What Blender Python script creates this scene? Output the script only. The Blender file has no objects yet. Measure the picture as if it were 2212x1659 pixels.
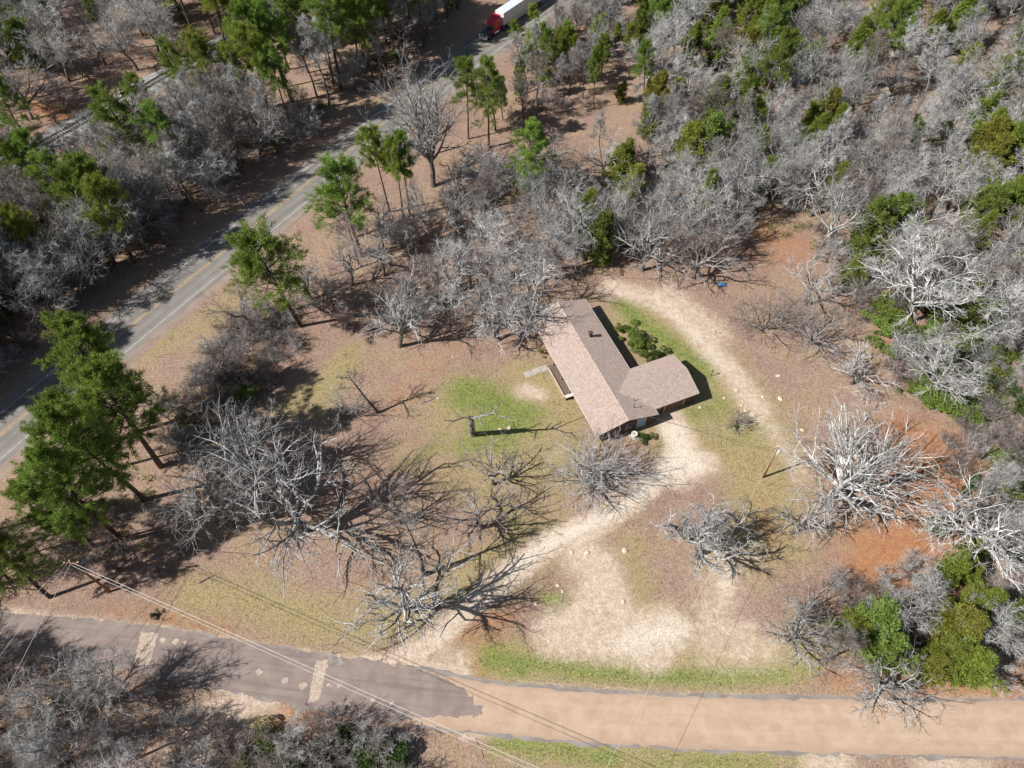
import bpy, math, random
import numpy as np
from mathutils import Matrix, Vector

# ------------------------------------------------------------------ camera, sky, sun, exposure
SC = bpy.context.scene
COL = SC.collection
CAM_H, CAM_PITCH, CAM_ROLL, CAM_F = 90.0, 54.0, -1.0, 1550.0 / 2212.0      # metres, degrees, degrees, focal / width
SUN_AZ, SUN_EL = 18.0, 43.0                                              # shadows fall towards SUN_AZ (from +X)

_p, _r = math.radians(CAM_PITCH), math.radians(CAM_ROLL)
CF = np.array([0, math.cos(_p), -math.sin(_p)])
_R = np.array([1.0, 0, 0]); _U = np.cross(_R, CF)
CR = math.cos(_r) * _R + math.sin(_r) * _U
CU = -math.sin(_r) * _R + math.cos(_r) * _U
cam_data = bpy.data.cameras.new('camera'); cam = bpy.data.objects.new('camera', cam_data); COL.objects.link(cam)
cam_data.sensor_width = 36; cam_data.lens = 36 * CAM_F; cam_data.clip_start = 0.5; cam_data.clip_end = 5000
cam.matrix_world = Matrix(((CR[0], CU[0], -CF[0], 0), (CR[1], CU[1], -CF[1], 0), (CR[2], CU[2], -CF[2], CAM_H), (0, 0, 0, 1)))
SC.camera = cam

world = bpy.data.worlds.new('World'); SC.world = world; world.use_nodes = True
wn = world.node_tree; wn.nodes.clear()
sky = wn.nodes.new('ShaderNodeTexSky'); sky.sky_type = 'NISHITA'; sky.sun_disc = False
sky.sun_elevation = math.radians(SUN_EL); sky.sun_rotation = math.radians(270 - SUN_AZ)
bg = wn.nodes.new('ShaderNodeBackground'); bg.inputs[1].default_value = 0.05
wo = wn.nodes.new('ShaderNodeOutputWorld')
wn.links.new(sky.outputs[0], bg.inputs[0]); wn.links.new(bg.outputs[0], wo.inputs[0])
sun_data = bpy.data.lights.new('sun', 'SUN'); sun_data.energy = 5.0; sun_data.angle = math.radians(0.53); sun_data.color = (1, 0.965, 0.92)
sun = bpy.data.objects.new('sun', sun_data); COL.objects.link(sun)
_a, _e = math.radians(SUN_AZ), math.radians(SUN_EL)
sun.rotation_euler = Vector((math.cos(_e) * math.cos(_a), math.cos(_e) * math.sin(_a), -math.sin(_e))).to_track_quat('-Z', 'Y').to_euler()
sun.location = (-80, -30, 120)
SC.view_settings.view_transform = 'Standard'; SC.view_settings.look = 'None'
SC.view_settings.exposure = 0.40; SC.view_settings.gamma = 1.0

# ------------------------------------------------------------------ survey helpers (photo survey on a 2212 x 1659 grid -> metres on the ground)
SW, SH = 2212.0, 1659.0
def G(x, y, z=0.0):
    d = CF * 1550.0 + CR * (x - SW / 2) + CU * (SH / 2 - y)
    return np.array([0, 0, CAM_H]) + d * ((z - CAM_H) / d[2])
def P(q):
    v = np.asarray(q, float) - np.array([0, 0, CAM_H]); w = v @ CF
    return np.array([SW / 2 + 1550.0 * (v @ CR) / w, SH / 2 - 1550.0 * (v @ CU) / w])
def GP(pts): return np.array([G(*p)[:2] for p in pts])
def stand(bx, by, tx, ty, zmin=3.0, zmax=32.0):
    """base on the ground, height and lean of an upright thing surveyed by its foot and its tip"""
    b = G(bx, by); zs = np.arange(zmin, zmax, 0.1)
    z = min(zs, key=lambda k: np.hypot(*(P(b + [0, 0, k]) - (tx, ty))))
    t = G(tx, ty, z); return b, float(z), (t - b)[:2] * 0.8
rng = np.random.default_rng(7)
random.seed(7)

# ------------------------------------------------------------------ mesh helpers
def norm(v): return v / np.maximum(np.linalg.norm(v, axis=-1, keepdims=True), 1e-9)
def mesh_np(name, verts, quads=None, tris=None, smooth=True, mats=()):
    me = bpy.data.meshes.new(name)
    verts = np.asarray(verts, np.float32).reshape(-1, 3)
    nq = 0 if quads is None else len(quads); nt = 0 if tris is None else len(tris)
    me.vertices.add(len(verts)); me.vertices.foreach_set('co', verts.ravel())
    idx = []
    if nq: idx.append(np.asarray(quads, np.int32).ravel())
    if nt: idx.append(np.asarray(tris, np.int32).ravel())
    idx = np.concatenate(idx)
    me.loops.add(len(idx)); me.loops.foreach_set('vertex_index', idx)
    st = np.concatenate([np.arange(nq) * 4, nq * 4 + np.arange(nt) * 3]).astype(np.int32)
    me.polygons.add(nq + nt); me.polygons.foreach_set('loop_start', st)
    if smooth: me.polygons.foreach_set('use_smooth', np.ones(nq + nt, bool))
    for m in mats: me.materials.append(m)
    me.update(calc_edges=True); me.validate()
    return me
def link(name, data, parent=None, loc=None):
    o = bpy.data.objects.new(name, data); COL.objects.link(o)
    if parent is not None: o.parent = parent
    if loc is not None: o.location = loc
    return o
def tag(o, label=None, cat=None, group=None, kind=None):
    if label: o['label'] = label
    if cat: o['category'] = cat
    if group: o['group'] = group
    if kind: o['kind'] = kind
    return o
class MB:
    """collects simple shapes into one mesh"""
    def __init__(s): s.v = []; s.f = []
    def add(s, vs, fs):
        o = len(s.v); s.v += [tuple(map(float, v)) for v in vs]; s.f += [tuple(o + i for i in f) for f in fs]; return s
    def box(s, x0, y0, z0, x1, y1, z1):
        return s.add([(x0,y0,z0),(x1,y0,z0),(x1,y1,z0),(x0,y1,z0),(x0,y0,z1),(x1,y0,z1),(x1,y1,z1),(x0,y1,z1)],
                     [(3,2,1,0),(4,5,6,7),(0,1,5,4),(1,2,6,5),(2,3,7,6),(3,0,4,7)])
    def hexa(s, bottom, top):
        return s.add(list(bottom) + list(top), [(3,2,1,0),(4,5,6,7),(0,1,5,4),(1,2,6,5),(2,3,7,6),(3,0,4,7)])
    def prism(s, prof, x0, x1, axis='x'):
        n = len(prof)
        if axis == 'x': vs = [(x0, a, b) for a, b in prof] + [(x1, a, b) for a, b in prof]
        else: vs = [(a, x0, b) for a, b in prof] + [(a, x1, b) for a, b in prof]
        return s.add(vs, [tuple(range(n))[::-1], tuple(range(n, 2*n))] + [(i, (i+1) % n, n + (i+1) % n, n + i) for i in range(n)])
    def tube(s, p0, p1, r0, r1=None, n=10, cap=True):
        r1 = r0 if r1 is None else r1
        p0, p1 = np.array(p0, float), np.array(p1, float); t = norm(p1 - p0)
        a = np.array([0, 0, 1.0]) if abs(t[2]) < .9 else np.array([1.0, 0, 0])
        u = norm(np.cross(t, a)); w = np.cross(t, u)
        vs = [p + r * (math.cos(k * 2 * math.pi / n) * u + math.sin(k * 2 * math.pi / n) * w) for p, r in ((p0, r0), (p1, r1)) for k in range(n)]
        fs = [(i, (i+1) % n, n + (i+1) % n, n + i) for i in range(n)]
        if cap: fs += [tuple(range(n))[::-1], tuple(range(n, 2*n))]
        return s.add(vs, fs)
    def lathe(s, c, prof, n=14):
        c = np.array(c, float); vs = []; m = len(prof)
        for r, z in prof:
            for k in range(n): vs.append(c + (r * math.cos(2*math.pi*k/n), r * math.sin(2*math.pi*k/n), z))
        fs = [(j*n+i, j*n+(i+1) % n, (j+1)*n+(i+1) % n, (j+1)*n+i) for j in range(m-1) for i in range(n)]
        fs += [tuple(range(n))[::-1], tuple(range((m-1)*n, m*n))]
        return s.add(vs, fs)
    def build(s, name, mat, parent=None, bevel=0, smooth=False, loc=None):
        me = bpy.data.meshes.new(name); me.from_pydata(s.v, [], s.f); me.update()
        if mat: me.materials.append(mat)
        if smooth: me.polygons.foreach_set('use_smooth', np.ones(len(me.polygons), bool))
        o = link(name, me, parent, loc)
        if bevel:
            b = o.modifiers.new('bevel', 'BEVEL'); b.width = bevel; b.segments = 2; b.limit_method = 'ANGLE'
        return o
def empty(name, loc=(0,0,0), rz=0):
    o = bpy.data.objects.new(name, None); COL.objects.link(o); o.location = tuple(map(float, loc)); o.rotation_euler = (0, 0, rz); o.empty_display_size = .3
    return o

# ------------------------------------------------------------------ materials
class NT:
    def __init__(s, name):
        s.m = bpy.data.materials.new(name); s.m.use_nodes = True; s.t = s.m.node_tree; s.t.nodes.clear()
        s.out = s.n('ShaderNodeOutputMaterial'); s.b = s.n('ShaderNodeBsdfPrincipled'); s.l(s.b.outputs[0], s.out.inputs[0])
    def n(s, t, **k):
        x = s.t.nodes.new(t)
        for a, b in k.items(): setattr(x, a, b)
        return x
    def l(s, a, b): s.t.links.new(a, b)
    def noise(s, scale, detail=4, rough=.6, vec=None, dist=0):
        x = s.n('ShaderNodeTexNoise'); x.inputs['Scale'].default_value = scale; x.inputs['Detail'].default_value = detail
        x.inputs['Roughness'].default_value = rough; x.inputs['Distortion'].default_value = dist
        if vec is not None: s.l(vec, x.inputs['Vector'])
        return x.outputs['Fac']
    def vor(s, scale, vec=None, out='Color', feature='F1'):
        x = s.n('ShaderNodeTexVoronoi'); x.inputs['Scale'].default_value = scale; x.feature = feature
        if vec is not None: s.l(vec, x.inputs['Vector'])
        return x.outputs[out]
    def math(s, op, a, b=None, clamp=False):
        x = s.n('ShaderNodeMath', operation=op); x.use_clamp = clamp
        for i, q in enumerate((a, b)):
            if q is None: continue
            if isinstance(q, (int, float)): x.inputs[i].default_value = q
            else: s.l(q, x.inputs[i])
        return x.outputs[0]
    def rng(s, f, a, b, c=0., d=1., smooth=True):
        x = s.n('ShaderNodeMapRange'); x.interpolation_type = 'SMOOTHSTEP' if smooth else 'LINEAR'
        s.l(f, x.inputs[0])
        for i, q in enumerate((a, b, c, d)): x.inputs[i+1].default_value = q
        return x.outputs[0]
    def mix(s, f, a, b, mode='MIX'):
        x = s.n('ShaderNodeMix', data_type='RGBA', blend_type=mode)
        if isinstance(f, (int, float)): x.inputs[0].default_value = f
        else: s.l(f, x.inputs[0])
        for i, q in ((6, a), (7, b)):
            if isinstance(q, tuple): x.inputs[i].default_value = (*q, 1)
            else: s.l(q, x.inputs[i])
        return x.outputs[2]
    def coord(s, k='Object'): return s.n('ShaderNodeTexCoord').outputs[k]
    def bump(s, h, strength, dist):
        x = s.n('ShaderNodeBump'); x.inputs['Strength'].default_value = strength; x.inputs['Distance'].default_value = dist
        s.l(h, x.inputs['Height']); s.l(x.outputs[0], s.b.inputs['Normal'])
    def done(s, col, rough=.8, spec=.2, metal=0):
        if isinstance(col, tuple): s.b.inputs['Base Color'].default_value = (*col, 1)
        else: s.l(col, s.b.inputs['Base Color'])
        if isinstance(rough, (int, float)): s.b.inputs['Roughness'].default_value = rough
        else: s.l(rough, s.b.inputs['Roughness'])
        s.b.inputs['Specular IOR Level'].default_value = spec; s.b.inputs['Metallic'].default_value = metal
        return s.m
def plain(name, col, rough=.7, spec=.3, metal=0, var=.18, scale=3.0):
    t = NT(name); f = t.noise(scale, 5, .65, t.coord())
    dark = tuple(c * (1 - var) for c in col); lite = tuple(min(1, c * (1 + var)) for c in col)
    return t.done(t.mix(t.rng(f, .3, .7), dark, lite), rough, spec, metal)

def ground_material():
    t = NT('ground_soil'); co = t.coord()
    a1 = t.n('ShaderNodeAttribute', attribute_name='mix_a'); a2 = t.n('ShaderNodeAttribute', attribute_name='mix_b')
    s1 = t.n('ShaderNodeSeparateColor'); s2 = t.n('ShaderNodeSeparateColor'); t.l(a1.outputs['Color'], s1.inputs[0]); t.l(a2.outputs['Color'], s2.inputs[0])
    fine = t.noise(4.5, 4, .8, co); mid = t.noise(1.1, 6, .7, co); grit = t.noise(2.6, 3, .7, co); patch = t.noise(.42, 4, .6, co); big = t.noise(.16, 4, .55, co); huge = t.noise(.05, 3, .5, co)
    leaf = t.vor(9.0, co)                                             # one random colour for each leaf-sized cell
    lsep = t.n('ShaderNodeSeparateColor'); t.l(leaf, lsep.inputs[0])
    leaf2 = t.vor(6.5, co); lsep2 = t.n('ShaderNodeSeparateColor'); t.l(leaf2, lsep2.inputs[0])
    litter = t.mix(t.rng(t.math('ADD', t.math('MULTIPLY', big, .6), t.math('MULTIPLY', mid, .4)), .44, .56), (.355, .235, .195), (.405, .285, .165))
    litter = t.mix(t.rng(huge, .45, .62), litter, (.32, .20, .152))
    litter = t.mix(t.math('MULTIPLY', lsep.outputs[0], .55), litter, (.54, .41, .32))
    litter = t.mix(t.math('MULTIPLY', t.rng(lsep2.outputs[1], .35, 1.0), .62), litter, (.17, .10, .075))
    litter = t.mix(t.math('MULTIPLY', t.rng(grit, .42, .75), .5), litter, (.22, .14, .10))
    litter = t.mix(t.math('MULTIPLY', t.rng(patch, .5, .68), .45), litter, (.30, .175, .145))
    litter = t.mix(t.math('MULTIPLY', t.rng(patch, .48, .34), .35), litter, (.40, .33, .20))
    def w(sock, soft=.55):
        f = t.math('ADD', sock, t.math('MULTIPLY', t.math('SUBTRACT', mid, .5), .55))
        f = t.math('ADD', f, t.math('MULTIPLY', t.math('SUBTRACT', fine, .5), .5))
        f = t.math('ADD', f, t.math('MULTIPLY', t.math('SUBTRACT', patch, .5), .75))
        return t.rng(f, .5 - soft / 2, .5 + soft / 2)
    dry = t.mix(t.rng(fine, .35, .65), (.26, .21, .09), (.48, .39, .205))
    grass = t.mix(t.rng(fine, .36, .64), (.085, .15, .02), (.30, .38, .075))
    grass = t.mix(t.math('MULTIPLY', lsep.outputs[2], .3), grass, (.34, .28, .14))
    sand = t.mix(t.rng(mid, .28, .74), (.54, .42, .315), (.78, .645, .515))
    sand = t.mix(t.math('MULTIPLY', t.rng(grit, .44, .76), .45), sand, (.42, .33, .24))
    sand = t.mix(t.math('MULTIPLY', t.rng(lsep2.outputs[0], .5, 1.0), .3), sand, (.36, .27, .17))
    white = t.mix(t.rng(fine, .35, .65), (.68, .575, .45), (.88, .79, .67))
    white = t.mix(t.math('MULTIPLY', t.rng(lsep.outputs[1], .7, .95), .5), white, (.45, .34, .24))
    clay = t.mix(t.rng(mid, .3, .7), (.36, .155, .075), (.47, .23, .11))
    gravel = t.mix(lsep2.outputs[2], (.20, .19, .18), (.42, .40, .37))
    c = t.mix(w(s1.outputs[0], .8), litter, dry)
    c = t.mix(w(s2.outputs[1], .8), c, clay)
    c = t.mix(w(s1.outputs[1], .8), c, grass)
    c = t.mix(w(s1.outputs[2], .8), c, sand)
    c = t.mix(w(s2.outputs[0], .8), c, white)
    c = t.mix(w(s2.outputs[2], .4), c, gravel)
    grain = t.noise(3.4, 5, .9, co); spots = t.rng(t.noise(.75, 5, .75, co), .52, .70)
    c = t.mix(t.rng(grain, .42, .60, 0, .30), c, (.16, .105, .075)); c = t.mix(t.rng(grain, .50, .36, 0, .18), c, (.72, .60, .48)); c = t.mix(t.math('MULTIPLY', spots, .32), c, (.20, .13, .095))
    h = t.math('ADD', t.math('MULTIPLY', fine, .5), t.math('ADD', t.math('MULTIPLY', lsep.outputs[0], .35), mid))
    t.bump(h, .9, .10)
    return t.done(c, .95, .1)

def asphalt_material(name, base, alt, tracks=True, sk=1.0):
    """UV.x runs across the road in metres from the middle, UV.y along it"""
    t = NT(name); uv = t.n('ShaderNodeUVMap').outputs[0]; co = t.coord()
    sx = t.n('ShaderNodeSeparateXYZ'); t.l(uv, sx.inputs[0])
    mp = t.n('ShaderNodeMapping'); t.l(uv, mp.inputs[0]); mp.inputs['Scale'].default_value = (1.6, .05, 1)
    streak = t.noise(1.0, 5, .6, mp.outputs[0]); f = t.noise(12, 3, .7, co); m = t.noise(.5, 5, .6, co)
    c = t.mix(t.rng(m, .3, .7), base, alt)
    if tracks:
        ax = t.math('ABSOLUTE', t.math('SUBTRACT', t.math('ABSOLUTE', sx.outputs[0]), 1.75))      # distance from the lane's middle
        tr = t.rng(t.math('ABSOLUTE', t.math('SUBTRACT', ax, .85)), .1, .6, 1, 0)
        c = t.mix(t.math('MULTIPLY', tr, .35), c, tuple(q * .62 for q in base))
    c = t.mix(t.math('MULTIPLY', t.rng(streak, .45, .75), .5 * sk), c, tuple(q * .55 for q in base))
    c = t.mix(t.math('MULTIPLY', t.rng(f, .5, .8), .35 * sk), c, tuple(min(1, q * 1.6) for q in alt))
    t.bump(f, .4, .02)
    return t.done(c, .88, .25)

def bark_material(name, dark, pale, spec=.15):
    t = NT(name); co = t.coord(); oi = t.n('ShaderNodeObjectInfo')
    mp = t.n('ShaderNodeMapping'); t.l(co, mp.inputs[0]); mp.inputs['Scale'].default_value = (1, 1, .3)
    f = t.noise(5, 4, .7, mp.outputs[0]); g = t.noise(.6, 3, .6, co)
    c = t.mix(t.rng(t.math('ADD', t.math('MULTIPLY', f, .5), t.math('MULTIPLY', g, .5)), .40, .58), dark, pale)
    hv = t.n('ShaderNodeHueSaturation'); t.l(c, hv.inputs['Color'])
    t.l(t.rng(oi.outputs['Random'], 0, 1, .72, 1.15, False), hv.inputs['Value'])
    t.l(t.rng(oi.outputs['Random'], 0, 1, 1.25, .75, False), hv.inputs['Saturation'])
    return t.done(hv.outputs[0], .9, spec)

def foliage_material(name, a, b, trans=.25):
    t = NT(name); g = t.n('ShaderNodeNewGeometry'); oi = t.n('ShaderNodeObjectInfo'); co = t.coord()
    f = t.noise(.55, 3, .6, co)
    c = t.mix(t.math('ADD', t.math('MULTIPLY', g.outputs['Random Per Island'], .6), t.math('MULTIPLY', t.rng(f, .3, .7), .4)), a, b)
    hv = t.n('ShaderNodeHueSaturation'); t.l(c, hv.inputs['Color'])
    t.l(t.rng(oi.outputs['Random'], 0, 1, .485, .515, False), hv.inputs['Hue']); t.l(t.rng(oi.outputs['Random'], 0, 1, .8, 1.2, False), hv.inputs['Value'])
    t.done(hv.outputs[0], .6, .25)
    tr = t.n('ShaderNodeBsdfTranslucent'); mx = t.n('ShaderNodeMixShader'); mx.inputs[0].default_value = trans
    t.l(hv.outputs[0], tr.inputs[0]); t.l(t.b.outputs[0], mx.inputs[1]); t.l(tr.outputs[0], mx.inputs[2]); t.l(mx.outputs[0], t.out.inputs[0])
    return t.m

M = {}
M['ground'] = ground_material()
M['asphalt'] = asphalt_material('highway_asphalt', (.215, .198, .18), (.265, .244, .222))
M['shoulder'] = asphalt_material('shoulder_surface', (.27, .20, .16), (.33, .255, .205), False)
M['lane_asphalt'] = asphalt_material('lane_asphalt', (.225, .178, .16), (.30, .24, .212), False)
M['lane_tan'] = asphalt_material('tan_road_surface', (.53, .365, .255), (.58, .405, .29), False, .3)
M['edge_grey'] = asphalt_material('broken_edge_asphalt', (.22, .19, .17), (.32, .28, .25), False)
def tan_road():
    t = NT('tan_road_surface'); uv = t.n('ShaderNodeUVMap').outputs[0]; co = t.coord(); sx = t.n('ShaderNodeSeparateXYZ'); t.l(uv, sx.inputs[0])
    mp = t.n('ShaderNodeMapping'); t.l(uv, mp.inputs[0]); mp.inputs['Scale'].default_value = (1.8, .07, 1)
    st = t.noise(1.0, 6, .65, mp.outputs[0]); m = t.noise(.45, 6, .65, co, .6); f = t.noise(6, 4, .75, co); sp = t.n('ShaderNodeSeparateColor'); t.l(t.vor(3.2, co), sp.inputs[0])
    c = t.mix(t.rng(m, .32, .68), (.43, .305, .215), (.52, .38, .28))
    ax = t.math('ABSOLUTE', sx.outputs[0]); tr = t.rng(t.math('ABSOLUTE', t.math('SUBTRACT', ax, 1.05)), .1, .55, 1, 0)
    c = t.mix(t.math('MULTIPLY', tr, t.rng(st, .35, .65, .05, .45)), c, (.57, .425, .32))
    c = t.mix(t.math('MULTIPLY', t.rng(ax, 1.9, 3.0), t.rng(m, .4, .6, .1, .6)), c, (.31, .215, .16))
    c = t.mix(t.math('MULTIPLY', t.rng(st, .5, .72), .32), c, (.33, .23, .165)); c = t.mix(t.math('MULTIPLY', t.rng(f, .5, .75), .35), c, (.33, .235, .175))
    t.bump(t.math('ADD', f, m), .5, .04)
    return t.done(c, .92, .12)
M['lane_tan'] = tan_road()
M['patch'] = plain('pale_patch', (.45, .36, .29), .9, .1, 0, .22, 2)
M['paint_white'] = plain('worn_white_paint', (.55, .52, .48), .8, .2, 0, .35, 1.2)
M['paint_yellow'] = plain('worn_yellow_paint', (.52, .32, .11), .8, .2, 0, .35, 1.2)
M['bark'] = bark_material('grey_bark', (.085, .07, .058), (.24, .215, .19))
M['limb'] = bark_material('pale_limb_bark', (.16, .148, .138), (.60, .595, .585))
M['bark_mid'] = bark_material('dark_limb_bark', (.10, .088, .078), (.38, .365, .345))
M['limb_brown'] = bark_material('brown_twig_bark', (.125, .102, .09), (.41, .365, .345))
M['limb_white'] = bark_material('whitish_limb_bark', (.23, .22, .205), (.72, .71, .69))
M['pine_bark'] = bark_material('pine_bark', (.07, .048, .036), (.17, .13, .105))
M['pine'] = foliage_material('pine_needles', (.085, .145, .022), (.33, .44, .085), .4)
M['pine_yellow'] = foliage_material('yellowish_pine_needles', (.13, .18, .024), (.40, .46, .09), .4)
M['cedar'] = foliage_material('cedar_sprays', (.085, .13, .02), (.33, .39, .07), .3)
M['cedar_rust'] = foliage_material('rusty_cedar_sprays', (.11, .13, .02), (.36, .36, .07), .3)
M['leaf'] = foliage_material('shrub_leaves', (.09, .145, .025), (.27, .34, .075))
M['leaf_dark'] = foliage_material('dark_shrub_leaves', (.035, .065, .018), (.12, .18, .045))
M['leaf_olive'] = foliage_material('olive_shrub_leaves', (.12, .13, .035), (.31, .31, .11))
M['grass_blade'] = foliage_material('grass_blades', (.16, .165, .05), (.36, .34, .15), .4)

# ------------------------------------------------------------------ tube batches and trees
def tubes(batches):
    V, Q, off = [], [], 0
    for pts, rad, S in batches:
        B, N, _ = pts.shape
        tg = np.empty_like(pts); tg[:, 1:-1] = pts[:, 2:] - pts[:, :-2]; tg[:, 0] = pts[:, 1] - pts[:, 0]; tg[:, -1] = pts[:, -1] - pts[:, -2]
        tg = norm(tg); mean = norm(pts[:, -1] - pts[:, 0])
        ref = np.where(np.abs(mean[:, 2:3]) < .8, np.array([[0, 0, 1.0]]), np.array([[1.0, 0, 0]]))[:, None, :]
        u = norm(np.cross(tg, ref)); w = np.cross(tg, u)
        th = np.arange(S) * 2 * math.pi / S
        ring = pts[:, :, None] + rad[:, :, None, None] * (np.cos(th)[None, None, :, None] * u[:, :, None] + np.sin(th)[None, None, :, None] * w[:, :, None])
        V.append(ring.reshape(-1, 3))
        i = np.arange(B)[:, None, None] * N * S; j = np.arange(N - 1)[None, :, None] * S; k = np.arange(S)[None, None]; k2 = (k + 1) % S
        Q.append(off + np.stack([i+j+k, i+j+k2, i+j+S+k2, i+j+S+k], -1).reshape(-1, 4)); off += B * N * S
    return np.concatenate(V), np.concatenate(Q)
def grow(r, start, d0, length, N, wob, up, r0, r1):
    """polylines: start [B,3], d0 [B,3], length [B]; wobble and upward pull for each step"""
    B = len(start); pts = np.empty((B, N, 3)); pts[:, 0] = start; d = norm(d0); step = (length / (N - 1))[:, None]
    for i in range(1, N):
        d = norm(d + r.normal(0, wob, (B, 3)) + np.array([0, 0, up])); pts[:, i] = pts[:, i-1] + d * step
    f = np.linspace(0, 1, N)[None]; rad = r0[:, None] * (1 - f) + r1[:, None] * f
    return pts, rad
def sprout(r, pts, rad, length, K, t0, ang, ratio, N, wob, up, rr, rmin, lmin=.25, t1=1.0):
    """K children on every parent polyline"""
    B, n, _ = pts.shape
    t = t0 + (t1 - t0) * (np.arange(K)[None] + r.random((B, K))) / K
    x = t * (n - 1); i = np.minimum(x.astype(int), n - 2); f = (x - i)[..., None]; bi = np.arange(B)[:, None]
    pos = pts[bi, i] * (1 - f) + pts[bi, i+1] * f; tan = norm(pts[bi, i+1] - pts[bi, i])
    pr = rad[bi, i] * (1 - f[..., 0]) + rad[bi, i+1] * f[..., 0]
    az = (np.arange(K)[None] * 2.4 + r.random((B, 1)) * 6.28 + r.normal(0, .5, (B, K)))[..., None]
    a = np.where(np.abs(tan[..., 2:3]) < .9, np.array([0, 0, 1.0]), np.array([1.0, 0, 0])); u = norm(np.cross(tan, a)); w = np.cross(tan, u)
    an = np.radians(ang[0] + (ang[1] - ang[0]) * r.random((B, K)))[..., None]
    d = tan * np.cos(an) + (u * np.cos(az) + w * np.sin(az)) * np.sin(an)
    L = np.maximum(length[:, None] * ratio * (1.15 - .6 * t) * (.65 + .7 * r.random((B, K))), lmin)
    r0 = np.maximum(pr * rr, rmin)
    p, q = grow(r, pos.reshape(-1, 3), d.reshape(-1, 3), L.ravel(), N, wob, up, r0.ravel(), np.maximum(r0.ravel() * .35, rmin * .7))
    return p, q, L.ravel()
def bare_tree_data(seed, H=14, fork=.25, spread=6, limbs=7, gnarl=.16, k=(8, 7, 7), r0=.28, up=.03, el=(10, 80), leader=False, twig=.011, stems=1, thick=1.0, r2=.5):
    r = np.random.default_rng(seed); fh = H * fork
    tr, cr = [], []
    if stems == 1:
        top = H * (.86 if leader else fork)
        tp, trad = grow(r, np.array([[0, 0, -.25]]), np.array([[r.normal(0, .05), r.normal(0, .05), 1.0]]), np.array([top + .25]), 12, .05 if leader else .07, .05,
                        np.array([r0 * 1.25]), np.array([r0 * (.16 if leader else .72)]))
        trad[:, 0] *= 1.25; tr.append((tp, trad, 9))
        ts = np.sort((fork + (1 - fork) * r.random(limbs)) if leader else (1 - .32 * r.random(limbs) ** 1.3))
        x = ts * 11; i = np.minimum(x.astype(int), 10); f = (x - i)[:, None]
        st = tp[0, i] * (1 - f) + tp[0, i+1] * f; pr = trad[0, i]
    else:
        st = np.c_[r.normal(0, .22, (limbs, 2)), np.full(limbs, -.15)]; pr = np.full(limbs, r0 * 1.4); fh = 0
    az = np.arange(limbs) * 2.4 + r.normal(0, .35, limbs) + r.random() * 6
    e = np.radians(el[0] + (el[1] - el[0]) * ((np.arange(limbs) + .5) / limbs if leader else r.permutation((np.arange(limbs) + .5) / limbs)))
    d = np.c_[np.cos(az) * np.cos(e), np.sin(az) * np.cos(e), np.sin(e)]
    if leader:
        ft = (ts - fork) / (1 - fork); L = spread * (1.05 - .7 * ft) * (.75 + .5 * r.random(limbs))
    else:
        L = 1 / np.sqrt((np.cos(e) / spread) ** 2 + (np.sin(e) / (H - fh)) ** 2) * (.85 + .3 * r.random(limbs))
    b0 = pr * (.46 if leader else .70) * (.75 + .5 * r.random(limbs)) * thick
    lp, lr = grow(r, st, d, L, 9, gnarl, up, b0, np.maximum(b0 * .26, .026))
    cr.append((lp, lr, 6))
    p2, q2, L2 = sprout(r, lp, lr, L, k[0], .22, (28, 60), r2, 6, gnarl * 1.2, up, .68, .028 * thick)
    cr.append((p2, q2, 4))
    if k[1]:
        p3, q3, L3 = sprout(r, p2, q2, L2, k[1], .15, (25, 65), .52, 3, gnarl * 1.3, up, .64, .018)
        cr.append((p3, q3, 3))
        if k[2]:
            p4, q4, L4 = sprout(r, p3, q3, L3, k[2], .12, (22, 62), .62, 2, gnarl, up, .65, twig, .3)
            cr.append((p4, q4, 3))
    return tr, cr
def tree_meshes(name, tr, cr, mt, mc, ml=None):
    out = []
    if tr: v, q = tubes(tr); out.append(('trunk', mesh_np(name + '_trunk', v, q, mats=(mt,))))
    v, q = tubes(cr[:1]); out.append(('limbs', mesh_np(name + '_limbs', v, q, mats=(ml or mc,))))
    v, q = tubes(cr[1:]); out.append(('crown', mesh_np(name + '_crown', v, q, mats=(mc,))))
    return out
def tufts(r, c, ax, n, L, W, cone=1.0, jit=.1):
    """n narrow triangles round every centre c, pointing about its axis"""
    B = len(c); d = norm(norm(ax)[:, None] * (1 / cone) + r.normal(0, .75, (B, n, 3)))
    p = norm(np.cross(d, r.normal(0, 1, (B, n, 3)))); LL = L * (.6 + .8 * r.random((B, n, 1))); WW = W * (.7 + .6 * r.random((B, n, 1)))
    o = c[:, None] + r.normal(0, jit, (B, n, 3))
    return np.stack([o + p * WW / 2, o - p * WW / 2, o + d * LL], 2).reshape(-1, 3)
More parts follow.
